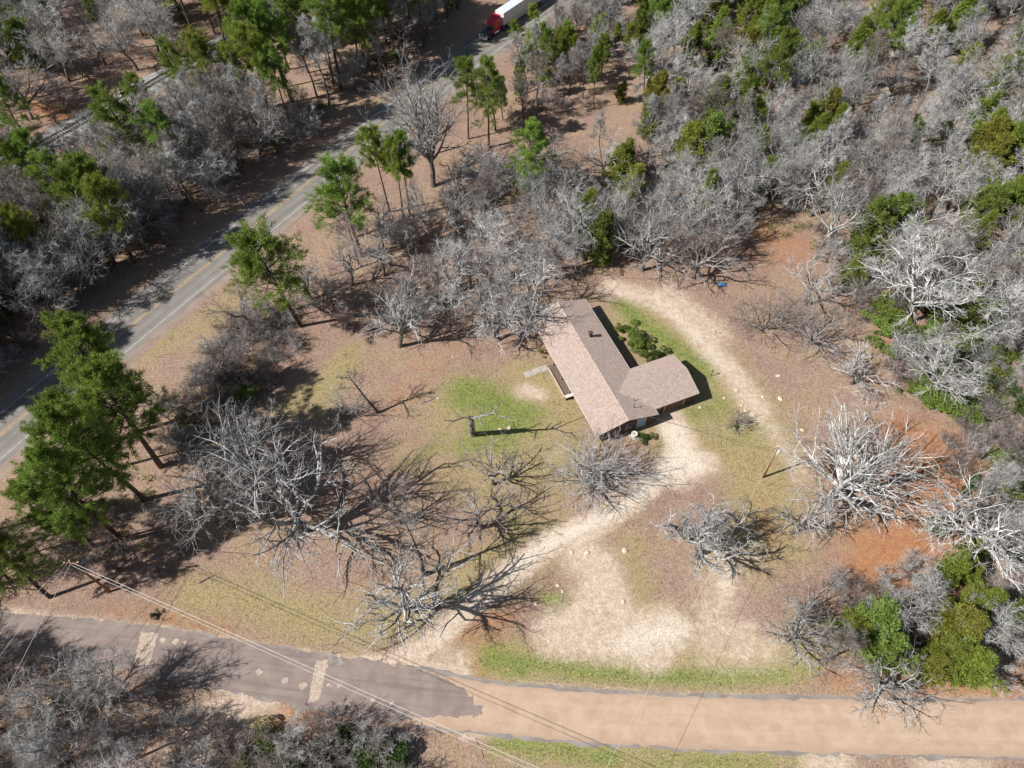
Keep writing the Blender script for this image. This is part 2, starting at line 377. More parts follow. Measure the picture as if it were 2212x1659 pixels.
def pine_data(seed, H=20, cs=.55, R=3.2, nb=46, r0=.24, dens=1.0):
    r = np.random.default_rng(seed)
    tp, trad = grow(r, np.array([[0, 0, -.25]]), np.array([[r.normal(0, .02), r.normal(0, .02), 1.0]]), np.array([H * .97 + .25]), 14, .018, .04, np.array([r0 * 1.15]), np.array([.035]))
    nd = 7; ts = np.concatenate([cs + (1 - cs) * (np.arange(nb) + r.random(nb)) / nb, cs * (.55 + .4 * r.random(nd))]); ts = np.minimum(ts, .995)
    x = ts * 13; i = np.minimum(x.astype(int), 12); f = (x - i)[:, None]; st = tp[0, i] * (1 - f) + tp[0, i+1] * f
    ft = np.clip((ts - cs) / (1 - cs), 0, 1); prof = np.sqrt(np.clip(1 - (ft * 1.15 - .32) ** 2 / .75, .03, 1)) * (.45 + .75 * r.random(len(ts)))
    L = R * prof; L[nb:] = R * (.25 + .4 * r.random(nd)); e = np.radians(-8 + 62 * ft + r.normal(0, 10, len(ts))); az = np.arange(len(ts)) * 2.4 + r.normal(0, .7, len(ts))
    d = np.c_[np.cos(az) * np.cos(e), np.sin(az) * np.cos(e), np.sin(e)]; b0 = np.maximum(.05 * L / 2.5, .02)
    lp, lr = grow(r, st, d, L, 6, .1, .05, b0, b0 * .3)
    p2, q2, L2 = sprout(r, lp[:nb], lr[:nb], L[:nb], 6, .35, (25, 60), .42, 4, .12, .08, .6, .012, .35)
    tr = [(tp, trad, 8)]; cr = [(lp, lr, 4), (p2, q2, 3)]
    c = np.concatenate([p2[:, 3], p2[:, 2], lp[:nb, -1], lp[:nb, -2] * .5 + lp[:nb, -1] * .5, p2[:, 1][::2]]); ax = np.concatenate([p2[:, 3] - p2[:, 2], p2[:, 2] - p2[:, 1], lp[:nb, -1] - lp[:nb, -2], lp[:nb, -1] - lp[:nb, -2], (p2[:, 1] - p2[:, 0])[::2]])
    ax = norm(ax) + np.array([0, 0, .5])
    return tr, cr, tufts(r, c, ax, int(21 * dens), .40, .08, 1.0, .15)
def cedar_data(seed, H=8, R=2.2, nb=105, shape=1.0, n=17):
    r = np.random.default_rng(seed)
    tp, trad = grow(r, np.array([[0, 0, -.2]]), np.array([[0, 0, 1.0]]), np.array([H * .95]), 8, .03, .03, np.array([.16]), np.array([.02]))
    ts = .06 + .93 * (np.arange(nb) + r.random(nb)) / nb; x = ts * 7; i = np.minimum(x.astype(int), 6); f = (x - i)[:, None]; st = tp[0, i] * (1 - f) + tp[0, i+1] * f
    prof = np.minimum((1.02 - ts) ** (.75 * shape) * 1.25, .55 + ts * 1.3) * (.35 + .85 * r.random(nb))
    lob = 1 + .28 * np.sin(np.arange(nb) * 2.4 * 2 + seed) ; L = np.maximum(R * prof * lob, .25); e = np.radians(12 + 45 * ts + r.normal(0, 10, nb)); az = np.arange(nb) * 2.4 + r.normal(0, .3, nb)
    d = np.c_[np.cos(az) * np.cos(e), np.sin(az) * np.cos(e), np.sin(e)]; b0 = np.full(nb, .03)
    lp, lr = grow(r, st, d, L, 5, .1, .08, b0, b0 * .4)
    p2, q2, L2 = sprout(r, lp, lr, L, 6, .25, (25, 60), .36, 3, .12, .1, .6, .01, .25)
    c = np.concatenate([p2[:, 2], p2[:, 1], lp[:, -1], lp[:, -2]]); ax = norm(np.concatenate([p2[:, 2] - p2[:, 1], p2[:, 1] - p2[:, 0], lp[:, -1] - lp[:, -2], lp[:, -2] - lp[:, -3]])) + np.array([0, 0, .35])
    return [(tp, trad, 7)], [(lp, lr, 3)], tufts(r, c, ax, n, .28, .095, .8, .12)
def shrub_data(seed, H=2.2, R=1.6, blobs=9, n=5200, size=.15, stems=8, tight=.5):
    r = np.random.default_rng(seed)
    bc = np.c_[r.normal(0, R * .55, (blobs, 2)), H * (.3 + .5 * r.random(blobs))]; bc[:, 2] -= .25 * np.hypot(bc[:, 0], bc[:, 1])
    br = R * (.2 + .36 * r.random(blobs)); bc[:, 2] = np.maximum(bc[:, 2], br * .6)
    b = r.integers(0, blobs, n); d = norm(r.normal(0, 1, (n, 3))); d[:, 2] = np.abs(d[:, 2]) * .9 - .15
    c = bc[b] + d * (br[b] * (tight + (1 - tight) * r.random(n) ** .4))[:, None] * np.array([1, 1, .85]); c[:, 2] = np.maximum(c[:, 2], .05)
    e = norm(d + r.normal(0, .8, (n, 3))); p = norm(np.cross(e, r.normal(0, 1, (n, 3)))); s = size * (.6 + .8 * r.random((n, 1)))
    tri = np.stack([c + p * s * .42, c - p * s * .42, c + e * s], 1).reshape(-1, 3)
    st = np.c_[r.normal(0, .1, (stems, 2)), np.full(stems, -.05)]; tgt = bc[r.integers(0, blobs, stems)]
    lp, lr = grow(r, st, tgt - st, np.linalg.norm(tgt - st, axis=1), 5, .12, .02, np.full(stems, .035), np.full(stems, .012))
    return None, [(lp, lr, 4)], tri
def leafy_meshes(name, tr, cr, tri, mb, ml):
    out = []
    if tr:
        v, q = tubes(tr + cr); out.append(('trunk', mesh_np(name + '_trunk', v, q, mats=(mb,))))
    else:
        v, q = tubes(cr); out.append(('stem', mesh_np(name + '_stem', v, q, mats=(mb,))))
    out.append(('crown' if tr else 'foliage', mesh_np(name + '_crown', tri, None, np.arange(len(tri)).reshape(-1, 3), smooth=False, mats=(ml,))))
    return out
def plant(name, parts, loc, label, cat, group=None, scale=1.0, rz=0, lean=None, height=None, parent_z=0):
    o = bpy.data.objects.new(name, None); COL.objects.link(o); o.empty_display_size = .3
    o.location = (float(loc[0]), float(loc[1]), parent_z); s = scale if isinstance(scale, tuple) else (scale,) * 3; o.scale = s
    q = Matrix.Rotation(rz, 4, 'Z').to_quaternion()
    if lean is not None and height:
        q = Vector((0, 0, 1)).rotation_difference(Vector((lean[0], lean[1], height))) @ q
    o.rotation_mode = 'QUATERNION'; o.rotation_quaternion = q
    tag(o, label, cat, group)
    for pn, me in parts: link(pn, me, o)
    return o

# ------------------------------------------------------------------ roads: surveyed centre lines
def smooth_line(p, step=2.0):
    p = np.asarray(p, float); q = np.vstack([2*p[0]-p[1], p, 2*p[-1]-p[-2]]); out = []
    for i in range(1, len(q) - 2):
        n = max(2, int(np.linalg.norm(q[i+1] - q[i]) / step)); t = np.linspace(0, 1, n, endpoint=False)[:, None]
        a, b, c, d = q[i-1], q[i], q[i+1], q[i+2]
        out.append(.5 * ((2*b) + (-a+c)*t + (2*a-5*b+4*c-d)*t*t + (-a+3*b-3*c+d)*t**3))
    return np.vstack(out + [p[-1:]])
def side(line):
    t = np.gradient(line, axis=0); t = norm(t); return np.c_[t[:, 1], -t[:, 0]]           # right-hand normal
def strip(name, line, o0, o1, z, mat, kind='structure', parent=None, wob=0.0, seed=0, jag=0):
    """a sheet between two sideways offsets (metres) of a line, UV in metres"""
    r = np.random.default_rng(seed + 11); n = side(line); N = len(line)
    def wv(): 
        if not wob: return np.zeros(N)
        x = np.cumsum(r.normal(0, 1, N)); x -= np.linspace(x[0], x[-1], N); return wob * (x / (np.abs(x).max() + 1e-6) * .6 + r.normal(0, .35, N))
    a0 = (np.full(N, o0) if np.isscalar(o0) else o0) + wv(); a1 = (np.full(N, o1) if np.isscalar(o1) else o1) + wv()
    C = 7; ts = np.linspace(0, 1, C); s = np.concatenate([[0], np.cumsum(np.linalg.norm(np.diff(line, axis=0), axis=1))])
    off = a0[:, None] * (1 - ts) + a1[:, None] * ts
    xy = line[:, None] + n[:, None] * off[..., None]; v = np.concatenate([xy, np.full((N, C, 1), z)], 2).reshape(-1, 3)
    i = np.arange(N - 1)[:, None] * C; j = np.arange(C - 1)[None]
    q = np.stack([i+j, i+j+1, i+C+j+1, i+C+j], -1).reshape(-1, 4)[:, ::-1]
    if (v[q[0, 1]] - v[q[0, 0]])[0] * (v[q[0, 2]] - v[q[0, 0]])[1] - (v[q[0, 1]] - v[q[0, 0]])[1] * (v[q[0, 2]] - v[q[0, 0]])[0] < 0: q = q[:, ::-1]
    me = mesh_np(name, v, q, smooth=False, mats=(mat,)); uvl = me.uv_layers.new(name='UVMap')
    uv = np.stack([off, np.repeat(s[:, None], C, 1)], -1).reshape(-1, 2).astype(np.float32)
    vi = np.empty(len(me.loops), np.int32); me.loops.foreach_get('vertex_index', vi); uvl.data.foreach_set('uv', uv[vi].ravel())
    o = link(name, me, parent)
    if kind and parent is None: o['kind'] = kind
    return o
def dist_to_line(xy, line):
    xy = np.asarray(xy, float).reshape(-1, 2); best = np.full(len(xy), 1e9)
    for a, b in zip(line[:-1], line[1:]):
        d = b - a; t = np.clip(((xy - a) @ d) / (d @ d), 0, 1); best = np.minimum(best, np.linalg.norm(xy - a - t[:, None] * d, axis=1))
    return best
def inside(xy, poly):
    xy = np.asarray(xy, float).reshape(-1, 2); x, y = xy[:, 0], xy[:, 1]; c = np.zeros(len(xy), bool); n = len(poly)
    for i in range(n):
        (x0, y0), (x1, y1) = poly[i], poly[(i+1) % n]
        with np.errstate(divide='ignore', invalid='ignore'):
            c ^= ((y0 > y) != (y1 > y)) & (x < (x1 - x0) * (y - y0) / (y1 - y0 + 1e-12) + x0)
    return c

hw0 = GP([(0, 940), (250, 731), (433, 583), (643, 413), (1014, 123), (1194, 0)])
d0, d1 = norm(hw0[0] - hw0[1]), norm(hw0[-1] - hw0[-2])
HWY = smooth_line(np.vstack([hw0[0] + d0 * 90, hw0, hw0[-1] + d1 * 160]), 3.0)
ln0 = GP([(0, 1372), (180, 1386), (320, 1402), (500, 1437), (690, 1472), (860, 1496), (1020, 1523), (1250, 1545), (1500, 1558), (1780, 1566), (2212, 1573)])
LANE = smooth_line(np.vstack([ln0[0] + norm(ln0[0] - ln0[1]) * 60, ln0, ln0[-1] + norm(ln0[-1] - ln0[-2]) * 80]), .8)
rl0 = GP([(0, 364), (147, 283), (271, 214), (345, 172)])
RAIL = smooth_line(np.vstack([rl0[0] + norm(rl0[0] - rl0[1]) * 60, rl0, rl0[-1] + norm(rl0[-1] - rl0[-2]) * 90]), 3.0)

# ------------------------------------------------------------------ ground: one sheet, kinds of ground as soft fields in metres
def axis_grid(a, b, step, far):
    core = np.arange(a, b + step / 2, step); g = np.geomspace(step * 2, far, 14)
    return np.concatenate([a - g[::-1], core, b + g])
gx, gy = axis_grid(-125, 125, .7, 900), axis_grid(5, 190, .7, 900)
XX, YY = np.meshgrid(gx, gy); XY = np.c_[XX.ravel(), YY.ravel()]
def field_lines(specs):
    """specs: (survey points, half width m, softness m, strength)"""
    f = np.zeros(len(XY))
    for pts, hw, soft, s in specs:
        L = GP(pts); lo, hi = L.min(0) - hw - soft, L.max(0) + hw + soft
        m = ((XY >= lo) & (XY <= hi)).all(1); d = dist_to_line(XY[m], L) if len(L) > 1 else np.linalg.norm(XY[m] - L[0], axis=1)
        f[m] = np.maximum(f[m], s * np.clip((hw + soft - d) / (2 * soft), 0, 1))
    return f
green = field_lines([
    ([(1010, 850), (1080, 880), (1060, 930), (1120, 900)], 3.4, 2.8, .95), ([(1000, 960), (1090, 955), (1160, 900)], 2.0, 2.0, .7), ([(960, 950), (900, 990), (880, 1010)], 1.0, 1.5, .55),
    ([(1345, 660), (1420, 720), (1470, 760), (1530, 800)], 1.7, 1.8, .9), ([(1400, 740), (1450, 770)], 2.0, 1.5, .7), ([(1540, 860), (1560, 880), (1500, 890)], 2.0, 2.2, .62),
    ([(1050, 1425), (1150, 1432), (1300, 1452), (1420, 1462), (1560, 1462), (1690, 1455)], 1.1, 1.2, .85), ([(1060, 1415), (1130, 1440)], 1.6, 1.4, .8), ([(1700, 1450), (1760, 1440)], .8, 1.4, .6),
    ([(1180, 1290), (1230, 1300), (1200, 1320)], .9, 1.2, .8), ([(1010, 1285), (1100, 1230), (1150, 1210)], 1.2, 1.6, .5), ([(1080, 1600), (1200, 1612), (1320, 1640)], 1.3, 1.3, .75), ([(1400, 1640), (1650, 1650)], 1.2, 1.5, .6),
    ([(1440, 940), (1450, 965)], .5, .8, .7), ([(1590, 940), (1640, 920)], 1.5, 2.0, .55), ([(1085, 1090), (1110, 1130)], 1.4, 1.6, .55), ([(300, 750), (370, 690)], .5, .9, .55), ([(640, 870), (700, 830)], .6, 1.2, .4)])
dry = field_lines([
    ([(1000, 900), (1150, 880), (1200, 980), (1050, 1000)], 7.5, 5, .75), ([(1130, 800), (1180, 840), (1230, 900)], 3.0, 2.5, .9), ([(1380, 690), (1520, 800), (1600, 900), (1650, 980)], 6, 4, .9),
    ([(1450, 920), (1560, 950), (1640, 1000), (1650, 1080)], 6, 4, .85), ([(620, 880), (700, 830), (760, 760), (690, 890)], 2.2, 2.0, .9), ([(900, 1320), (780, 1360), (640, 1330), (520, 1290), (420, 1290)], 3.5, 3.2, .8),
    ([(1040, 1420), (1300, 1440), (1700, 1440), (1760, 1380)], 3.2, 2.2, .85), ([(1080, 1600), (1400, 1640), (1800, 1650)], 2.4, 2.0, .9), ([(1360, 1180), (1390, 1260), (1380, 1320)], 2.5, 2.5, .7),
    ([(1000, 1030), (900, 1010), (860, 980)], 3, 3, .5), ([(1180, 1150), (1000, 1260)], 4.5, 3, .7), ([(1560, 1190), (1640, 1120), (1700, 1180)], 4, 3, .65), ([(330, 740), (420, 720), (520, 640)], 4, 3, .6), ([(1700, 1060), (1650, 1180)], 5, 3, .6)])
sandf = field_lines([
    ([(1320, 620), (1420, 650), (1490, 700), (1540, 760), (1600, 830), (1640, 890)], 2.0, 1.8, .95), ([(1640, 890), (1700, 970), (1730, 1020)], 1.3, 1.8, .7), ([(1440, 640), (1540, 720)], 3.2, 2.4, .75),
    ([(850, 1434), (920, 1398), (990, 1335), (1060, 1270)], 1.3, .8, 1.25), ([(1060, 1270), (1180, 1178), (1290, 1128), (1370, 1078), (1430, 1020)], 1.8, .8, 1.2),
    ([(790, 1430), (880, 1434), (1000, 1456)], 1.0, .9, 1.0), ([(940, 1400), (1000, 1430)], 1.6, 1.4, .6), ([(1442, 905), (1475, 955), (1455, 1030), (1520, 1000)], 2.0, 1.5, 1.1),
    ([(1260, 1200), (1300, 1260), (1270, 1330), (1200, 1370), (1330, 1380), (1450, 1360), (1400, 1400)], 2.9, 1.9, .9), ([(1300, 1215), (1340, 1330)], 2.2, 1.6, .85), ([(1580, 1215), (1560, 1290), (1530, 1350), (1620, 1370)], 1.9, 1.9, .75),
    ([(1560, 1250), (1540, 1400), (1640, 1400)], 3.2, 2.5, .6), ([(1130, 845), (1160, 850)], 1.4, 1.4, .85), ([(1200, 980), (1190, 990)], 1.0, 1.5, .4), ([(560, 1495), (480, 1545), (420, 1620), (400, 1700)], 3.4, 2.0, .7),
    ([(0, 1318), (150, 1335), (330, 1358), (560, 1400), (760, 1428)], .5, .7, .8), ([(1000, 1590), (1100, 1580), (1300, 1592), (1500, 1602), (1700, 1608), (2212, 1620)], .6, .6, .65), ([(1750, 1650), (1820, 1640)], 1.3, 1.2, .85), ([(2000, 1650), (2120, 1660)], 1.5, 1.5, .75),
    ([(1110, 1478), (1400, 1498), (1700, 1512), (2212, 1510)], .5, .6, .55)])
whitef = field_lines([([(1455, 930), (1475, 975), (1440, 1020), (1500, 1000)], 1.6, 1.5, 1.0), ([(1430, 1025), (1370, 1078), (1290, 1125), (1190, 1172), (1100, 1235)], .8, .7, .95), ([(1100, 1235), (1000, 1325), (925, 1395)], .4, .7, .7), ([(1360, 1388), (1450, 1362)], 1.7, 1.8, .8), ([(1560, 1270), (1575, 1230)], .8, 1.2, .6), ([(1420, 650), (1490, 710), (1560, 790)], 1.1, 1.4, .5), ([(1160, 850), (1165, 855)], .8, 1.2, .35)])
clayf = field_lines([([(1960, 950), (2040, 980), (2010, 1080), (1960, 1180), (1900, 1200)], 5, 3.5, .85), ([(1350, 560), (1500, 520), (1700, 560)], 4, 4, .45), ([(60, 225), (150, 250)], 3, 3, .8), ([(620, 1560), (760, 1545)], 2.5, 1.5, .6),
    ([(1000, 1370), (1090, 1330), (1030, 1440)], 2, 2.0, .55), ([(1640, 1090), (1660, 1150)], 1.5, 1.5, .5), ([(840, 880), (960, 760)], 3, 4, .4), ([(1780, 1470), (2212, 1500)], 1.8, 1.8, .55), ([(250, 1320), (500, 1360)], 1.2, 1.5, .5), ([(1900, 1240), (1980, 1260)], 5, 3, .85), ([(1900, 640), (1960, 760)], 3, 3, .6), ([(2080, 560), (2180, 620)], 4, 3, .6), ([(1640, 500), (1720, 540)], 4, 3, .6)])
gravelf = np.maximum(np.clip((4.6 - dist_to_line(XY, RAIL)) / 1.5, 0, 1), .0)
sh = np.clip((8.0 - dist_to_line(XY, HWY)) / 3.5, 0, 1) * .55
dry = np.maximum(dry, sh)
vz = np.zeros(len(XY))
gv = np.c_[XY, vz]; NX, NY = len(gx), len(gy)
ii = (np.arange(NY - 1)[:, None] * NX + np.arange(NX - 1)[None]).ravel()
gme = mesh_np('ground', gv, np.stack([ii, ii + 1, ii + NX + 1, ii + NX], -1), smooth=True, mats=(M['ground'],))
for nm, (r_, g_, b_) in (('mix_a', (dry, green, sandf)), ('mix_b', (whitef, clayf, gravelf))):
    at = gme.attributes.new(nm, 'FLOAT_COLOR', 'POINT'); at.data.foreach_set('color', np.c_[r_, g_, b_, np.ones(len(XY))].astype(np.float32).ravel())
ground = link('ground', gme); tag(ground, kind='structure')

# ------------------------------------------------------------------ highway, lane, railway
highway = strip('highway', HWY, -4.6, 4.6, .012, M['asphalt'], wob=.12, seed=1)
strip('highway_shoulder', HWY, 3.9, 6.6, .006, M['shoulder'], wob=.35, seed=2)
strip('highway_shoulder', HWY, -5.6, -4.0, .006, M['shoulder'], wob=.4, seed=3)
WHITE_L, WHITE_R = -3.35, 3.65
for o0, o1, m in ((WHITE_L - .055, WHITE_L + .055, 'paint_white'), (WHITE_R - .055, WHITE_R + .055, 'paint_white'), (-.2, -.1, 'paint_yellow'), (.1, .2, 'paint_yellow')):
    strip('lane_marking', HWY, o0, o1, .018, M[m], kind=None, parent=highway)

lane_n = side(LANE); sl = np.array([P((*q, 0)) for q in LANE])                  # survey x of every station
hwid = np.interp(sl[:, 0], [-100, 0, 300, 560, 700, 900, 1040, 1300, 2300], [2.6, 2.6, 2.7, 3.0, 3.1, 3.1, 2.9, 2.9, 3.1])
cut = np.interp(np.arange(len(LANE)), np.arange(len(LANE)), sl[:, 0])
i_end = int(np.argmin(np.abs(sl[:, 0] - 1035)))
lane = strip('lane', LANE, -hwid - .25, hwid + .25, .006, M['edge_grey'], wob=.42, seed=5)
strip('lane_surface', LANE[i_end - 14:], -(hwid - .18)[i_end - 14:], (hwid - .18)[i_end - 14:], .011, M['lane_tan'], kind=None, parent=lane, wob=.26, seed=7)
def ragged_sheet(name, poly, z, mat, parent, amp=.2, sub=.35, seed=0):
    r = np.random.default_rng(seed); out = []
    for i in range(len(poly)):
        a, b = np.array(poly[i]), np.array(poly[(i+1) % len(poly)]); n = max(1, int(np.linalg.norm(b - a) / sub))
        for k in range(n): out.append(a + (b - a) * k / n + r.normal(0, amp * .5, 2))
    me = bpy.data.meshes.new(name); me.from_pydata([(x, y, z) for x, y in out], [], [tuple(range(len(out)))]); me.update()
    if me.polygons[0].normal.z < 0: me.flip_normals()
    me.materials.append(mat); uvl = me.uv_layers.new(name='UVMap')
    for l in me.loops: v = me.vertices[l.vertex_index].co; uvl.data[l.index].uv = (v.y + .12 * v.x, v.x)
    return link(name, me, parent)
nL = lane_n
old = np.vstack([(LANE - nL * (hwid - .12)[:, None])[:i_end - 5:4], GP([(985, 1478), (1000, 1483), (1006, 1497), (1022, 1505), (1020, 1520), (1040, 1524), (1044, 1541), (1030, 1548), (1000, 1546)]),
                 (LANE + nL * (hwid - .12)[:, None])[:i_end - 10:4][::-1]])
ragged_sheet('old_asphalt', old, .016, M['lane_asphalt'], lane, .26, .3, 3)
for k, q in enumerate(([(305, 1366), (343, 1367), (322, 1438), (288, 1438)], [(682, 1429), (709, 1425), (690, 1512), (665, 1519)])):
    ragged_sheet('pale_patch', GP(q), .021, M['patch'], lane, .14, .3, 20 + k)
spots = [(1105, 1490, .0)]
for k, (x, y, s) in enumerate([(352, 1383, .32), (380, 1386, .36), (398, 1388, .22), (560, 1452, .35), (422, 1478, .5), (616, 1470, .35), (655, 1481, .45), (712, 1480, .3), (733, 1482, .26), (805, 1512, .25), (845, 1516, .28), (500, 1432, .25)]):
    c = G(x, y)[:2]; ragged_sheet('pothole_patch', [c + s * np.array([math.cos(a) * 1.2, math.sin(a)]) for a in np.linspace(0, 6.28, 9)[:-1]], .0235, M['patch'], lane, .12, .3, 40 + k)

M['steel'] = plain('rail_steel', (.16, .13, .11), .45, .5, .6); M['tie'] = plain('weathered_tie', (.085, .065, .05), .9, .1)
M['ballast'] = asphalt_material('ballast', (.24, .235, .225), (.40, .39, .375), False)
railway = strip('railway_bed', RAIL, -2.3, 2.3, .22, M['ballast'], wob=.12, seed=9)
for sgn in (-1, 1):
    for a, b, z0, z1 in ((2.3, 3.6, .22, .0),):
        n = side(RAIL); N = len(RAIL); v = np.concatenate([np.c_[RAIL + n * sgn * a, np.full(N, z0)], np.c_[RAIL + n * sgn * b, np.full(N, z1 - .02)]])
        i = np.arange(N - 1); q = np.stack([i, i+1, N+i+1, N+i], -1); me = mesh_np('ballast_slope', v, q if sgn < 0 else q[:, ::-1], smooth=False, mats=(M['ballast'],)); me.uv_layers.new(name='UVMap'); link('ballast_slope', me, railway)
    n = side(RAIL); A = RAIL + n * sgn * .76; N = len(A); vs = []
    for o, z in ((-.07, .30), (-.07, .46), (.07, .46), (.07, .30)): vs.append(np.c_[A + n * o, np.full(N, z)])
    v = np.concatenate(vs); i = np.arange(N - 1); q = np.concatenate([np.stack([a * N + i, a * N + i + 1, (a+1) * N + i + 1, (a+1) * N + i], -1) for a in range(3)])
    link('rail', mesh_np('rail', v, q, smooth=False, mats=(M['steel'],)), railway)
tie = MB().box(-1.3, -.12, .18, 1.3, .12, .315); tme = bpy.data.meshes.new('tie'); tme.from_pydata(tie.v, [], tie.f); tme.materials.append(M['tie'])
cum = np.concatenate([[0], np.cumsum(np.linalg.norm(np.diff(RAIL, axis=0), axis=1))])
for s in np.arange(52, cum[-1] - 70, .62):
    x = np.interp(s, cum, RAIL[:, 0]); y = np.interp(s, cum, RAIL[:, 1]); x2 = np.interp(s + .5, cum, RAIL[:, 0]); y2 = np.interp(s + .5, cum, RAIL[:, 1])
    o = link('tie', tme, railway, (x, y, 0)); o.rotation_euler = (0, 0, math.atan2(y2 - y, x2 - x) + math.pi / 2 + random.gauss(0, .02))

# ------------------------------------------------------------------ house (x across from the west eave, y north along the ridge, origin at the north-west eave corner)
def shingle_material():
    t = NT('pink_brown_shingles'); co = t.coord(); b = t.n('ShaderNodeTexBrick'); t.l(co, b.inputs['Vector'])
    b.inputs['Scale'].default_value = 1.0; b.inputs['Brick Width'].default_value = .33; b.inputs['Row Height'].default_value = .15; b.inputs['Mortar Size'].default_value = .008; b.offset = .37
    b.inputs['Color1'].default_value = (.50, .40, .355, 1); b.inputs['Color2'].default_value = (.37, .285, .245, 1); b.inputs['Mortar'].default_value = (.22, .15, .13, 1)
    f = t.noise(9, 3, .7, co); g = t.noise(.5, 5, .6, co); v = t.vor(8.5, co); vs = t.n('ShaderNodeSeparateColor'); t.l(v, vs.inputs[0])
    c = t.mix(t.math('MULTIPLY', t.rng(vs.outputs[0], .6, .95), .5), b.outputs[0], (.22, .16, .14))
    c = t.mix(t.math('MULTIPLY', t.rng(vs.outputs[1], .7, .95), .4), c, (.62, .52, .47))
    c = t.mix(t.math('MULTIPLY', t.rng(g, .42, .68), .35), c, (.42, .31, .22)); c = t.mix(t.math('MULTIPLY', t.rng(f, .45, .75), .3), c, (.60, .47, .40))
    t.bump(b.outputs['Fac'], .5, .02); return t.done(c, .92, .12)
def brick_material():
    t = NT('red_brown_brick'); co = t.coord('Object'); sp = t.n('ShaderNodeSeparateXYZ'); t.l(co, sp.inputs[0]); cb = t.n('ShaderNodeCombineXYZ')
    t.l(t.math('ADD', sp.outputs[0], sp.outputs[1]), cb.inputs[0]); t.l(sp.outputs[2], cb.inputs[1]); b = t.n('ShaderNodeTexBrick'); t.l(cb.outputs[0], b.inputs['Vector'])
    b.inputs['Scale'].default_value = 1; b.inputs['Brick Width'].default_value = .22; b.inputs['Row Height'].default_value = .075; b.inputs['Mortar Size'].default_value = .008
    b.inputs['Color1'].default_value = (.14, .068, .05, 1); b.inputs['Color2'].default_value = (.095, .046, .036, 1); b.inputs['Mortar'].default_value = (.18, .15, .13, 1)
    t.bump(b.outputs['Fac'], .5, -.01); return t.done(b.outputs[0], .9, .15)
M['shingle'] = shingle_material(); M['brick'] = brick_material()
M['trim'] = plain('cream_trim', (.70, .64, .56), .6, .3, 0, .1); M['white'] = plain('white_paint', (.78, .77, .74), .5, .4, 0, .08); M['concrete'] = plain('concrete', (.42, .39, .35), .9, .1, 0, .2, 1.5)
M['dark_metal'] = plain('dark_vent_metal', (.10, .06, .05), .6, .3); M['blue_door'] = plain('light_blue_door', (.28, .50, .68), .5, .4, 0, .08); M['wood'] = plain('weathered_wood', (.33, .22, .15), .85, .1, 0, .3, 6)
M['siding'] = plain('brown_siding', (.16, .10, .075), .8, .2)
gl = NT('window_glass'); M['glass'] = gl.done((.02, .025, .03), .06, .5)
HL, HW, ZE, ZR, OV = 24.6, 10.0, 2.62, 4.0, .45
M['frame'] = plain('dull_window_frame', (.30, .27, .24), .6, .3); M['porch'] = plain('porch_floor_painted_shade', (.17, .125, .10), .85, .15)  # porch slab brown is darkened to paint in the shade lying on it
house = empty('house', (3.03, 76.88, 0), math.radians(21.35))
tag(house, 'low L-shaped house with pinkish brown shingle roof standing in the clearing', 'house')
W0, W1 = 15.66, 23.6; WE = 17.4; WZR = 3.74; wm = -(W0 + W1) / 2
def zmain(x): return ZR - abs(x - 5.0) / 5.0 * (ZR - ZE)
# walls, set in under the eaves; the west face steps back for the porch
wl = MB(); e = OV; wt = ZE + .02
def wall(mb, p, q, z0, z1a, z1b, th=.14):
    p, q = np.array(p, float), np.array(q, float); d = norm(q - p); n = np.array([-d[1], d[0]]) * th / 2
    a = [(*(p + n), z0), (*(q + n), z0), (*(q - n), z0), (*(p - n), z0)]; b = [(*(p + n), z1a), (*(q + n), z1b), (*(q - n), z1b), (*(p - n), z1a)]
    mb.hexa(a, b)
ew = 1.0
wall(wl, (ew, -e), (ew, -8.6), 0, wt, wt); wall(wl, (ew, -8.6), (2.2, -8.6), 0, wt, zmain(2.2) - .1); wall(wl, (2.2, -8.6), (2.2, -15.3), 0, zmain(2.2) - .1, zmain(2.2) - .1); wall(wl, (2.2, -15.3), (ew, -15.3), 0, zmain(2.2) - .1, wt); wall(wl, (ew, -15.3), (ew, -HL + e), 0, wt, wt)
wall(wl, (HW - e, -HL + e), (HW - e, -W1 + e + .08), 0, wt, wt); wall(wl, (HW - e, -W0 - e - .08), (HW - e, -e), 0, wt, wt)
for y in (-e, -HL + e):
    wall(wl, (ew + .07, y), (5, y), 0, zmain(ew) - .1, ZR - .14); wall(wl, (5, y), (HW - e - .07, y), 0, ZR - .14, zmain(e) - .1)
wl.build('wall', M['brick'], house)
ww = MB(); wall(ww, (HW - e, -W0 - e), (WE - e, -W0 - e), 0, wt, wt); wall(ww, (WE - e, -W1 + e), (HW - e, -W1 + e), 0, wt, wt)
wall(ww, (WE - e, -W0 - e - .07), (WE - e, wm), 0, wt, WZR - .14); wall(ww, (WE - e, wm), (WE - e, -W1 + e + .07), 0, WZR - .14, wt)
ww.build('wing_wall', M['brick'], house)
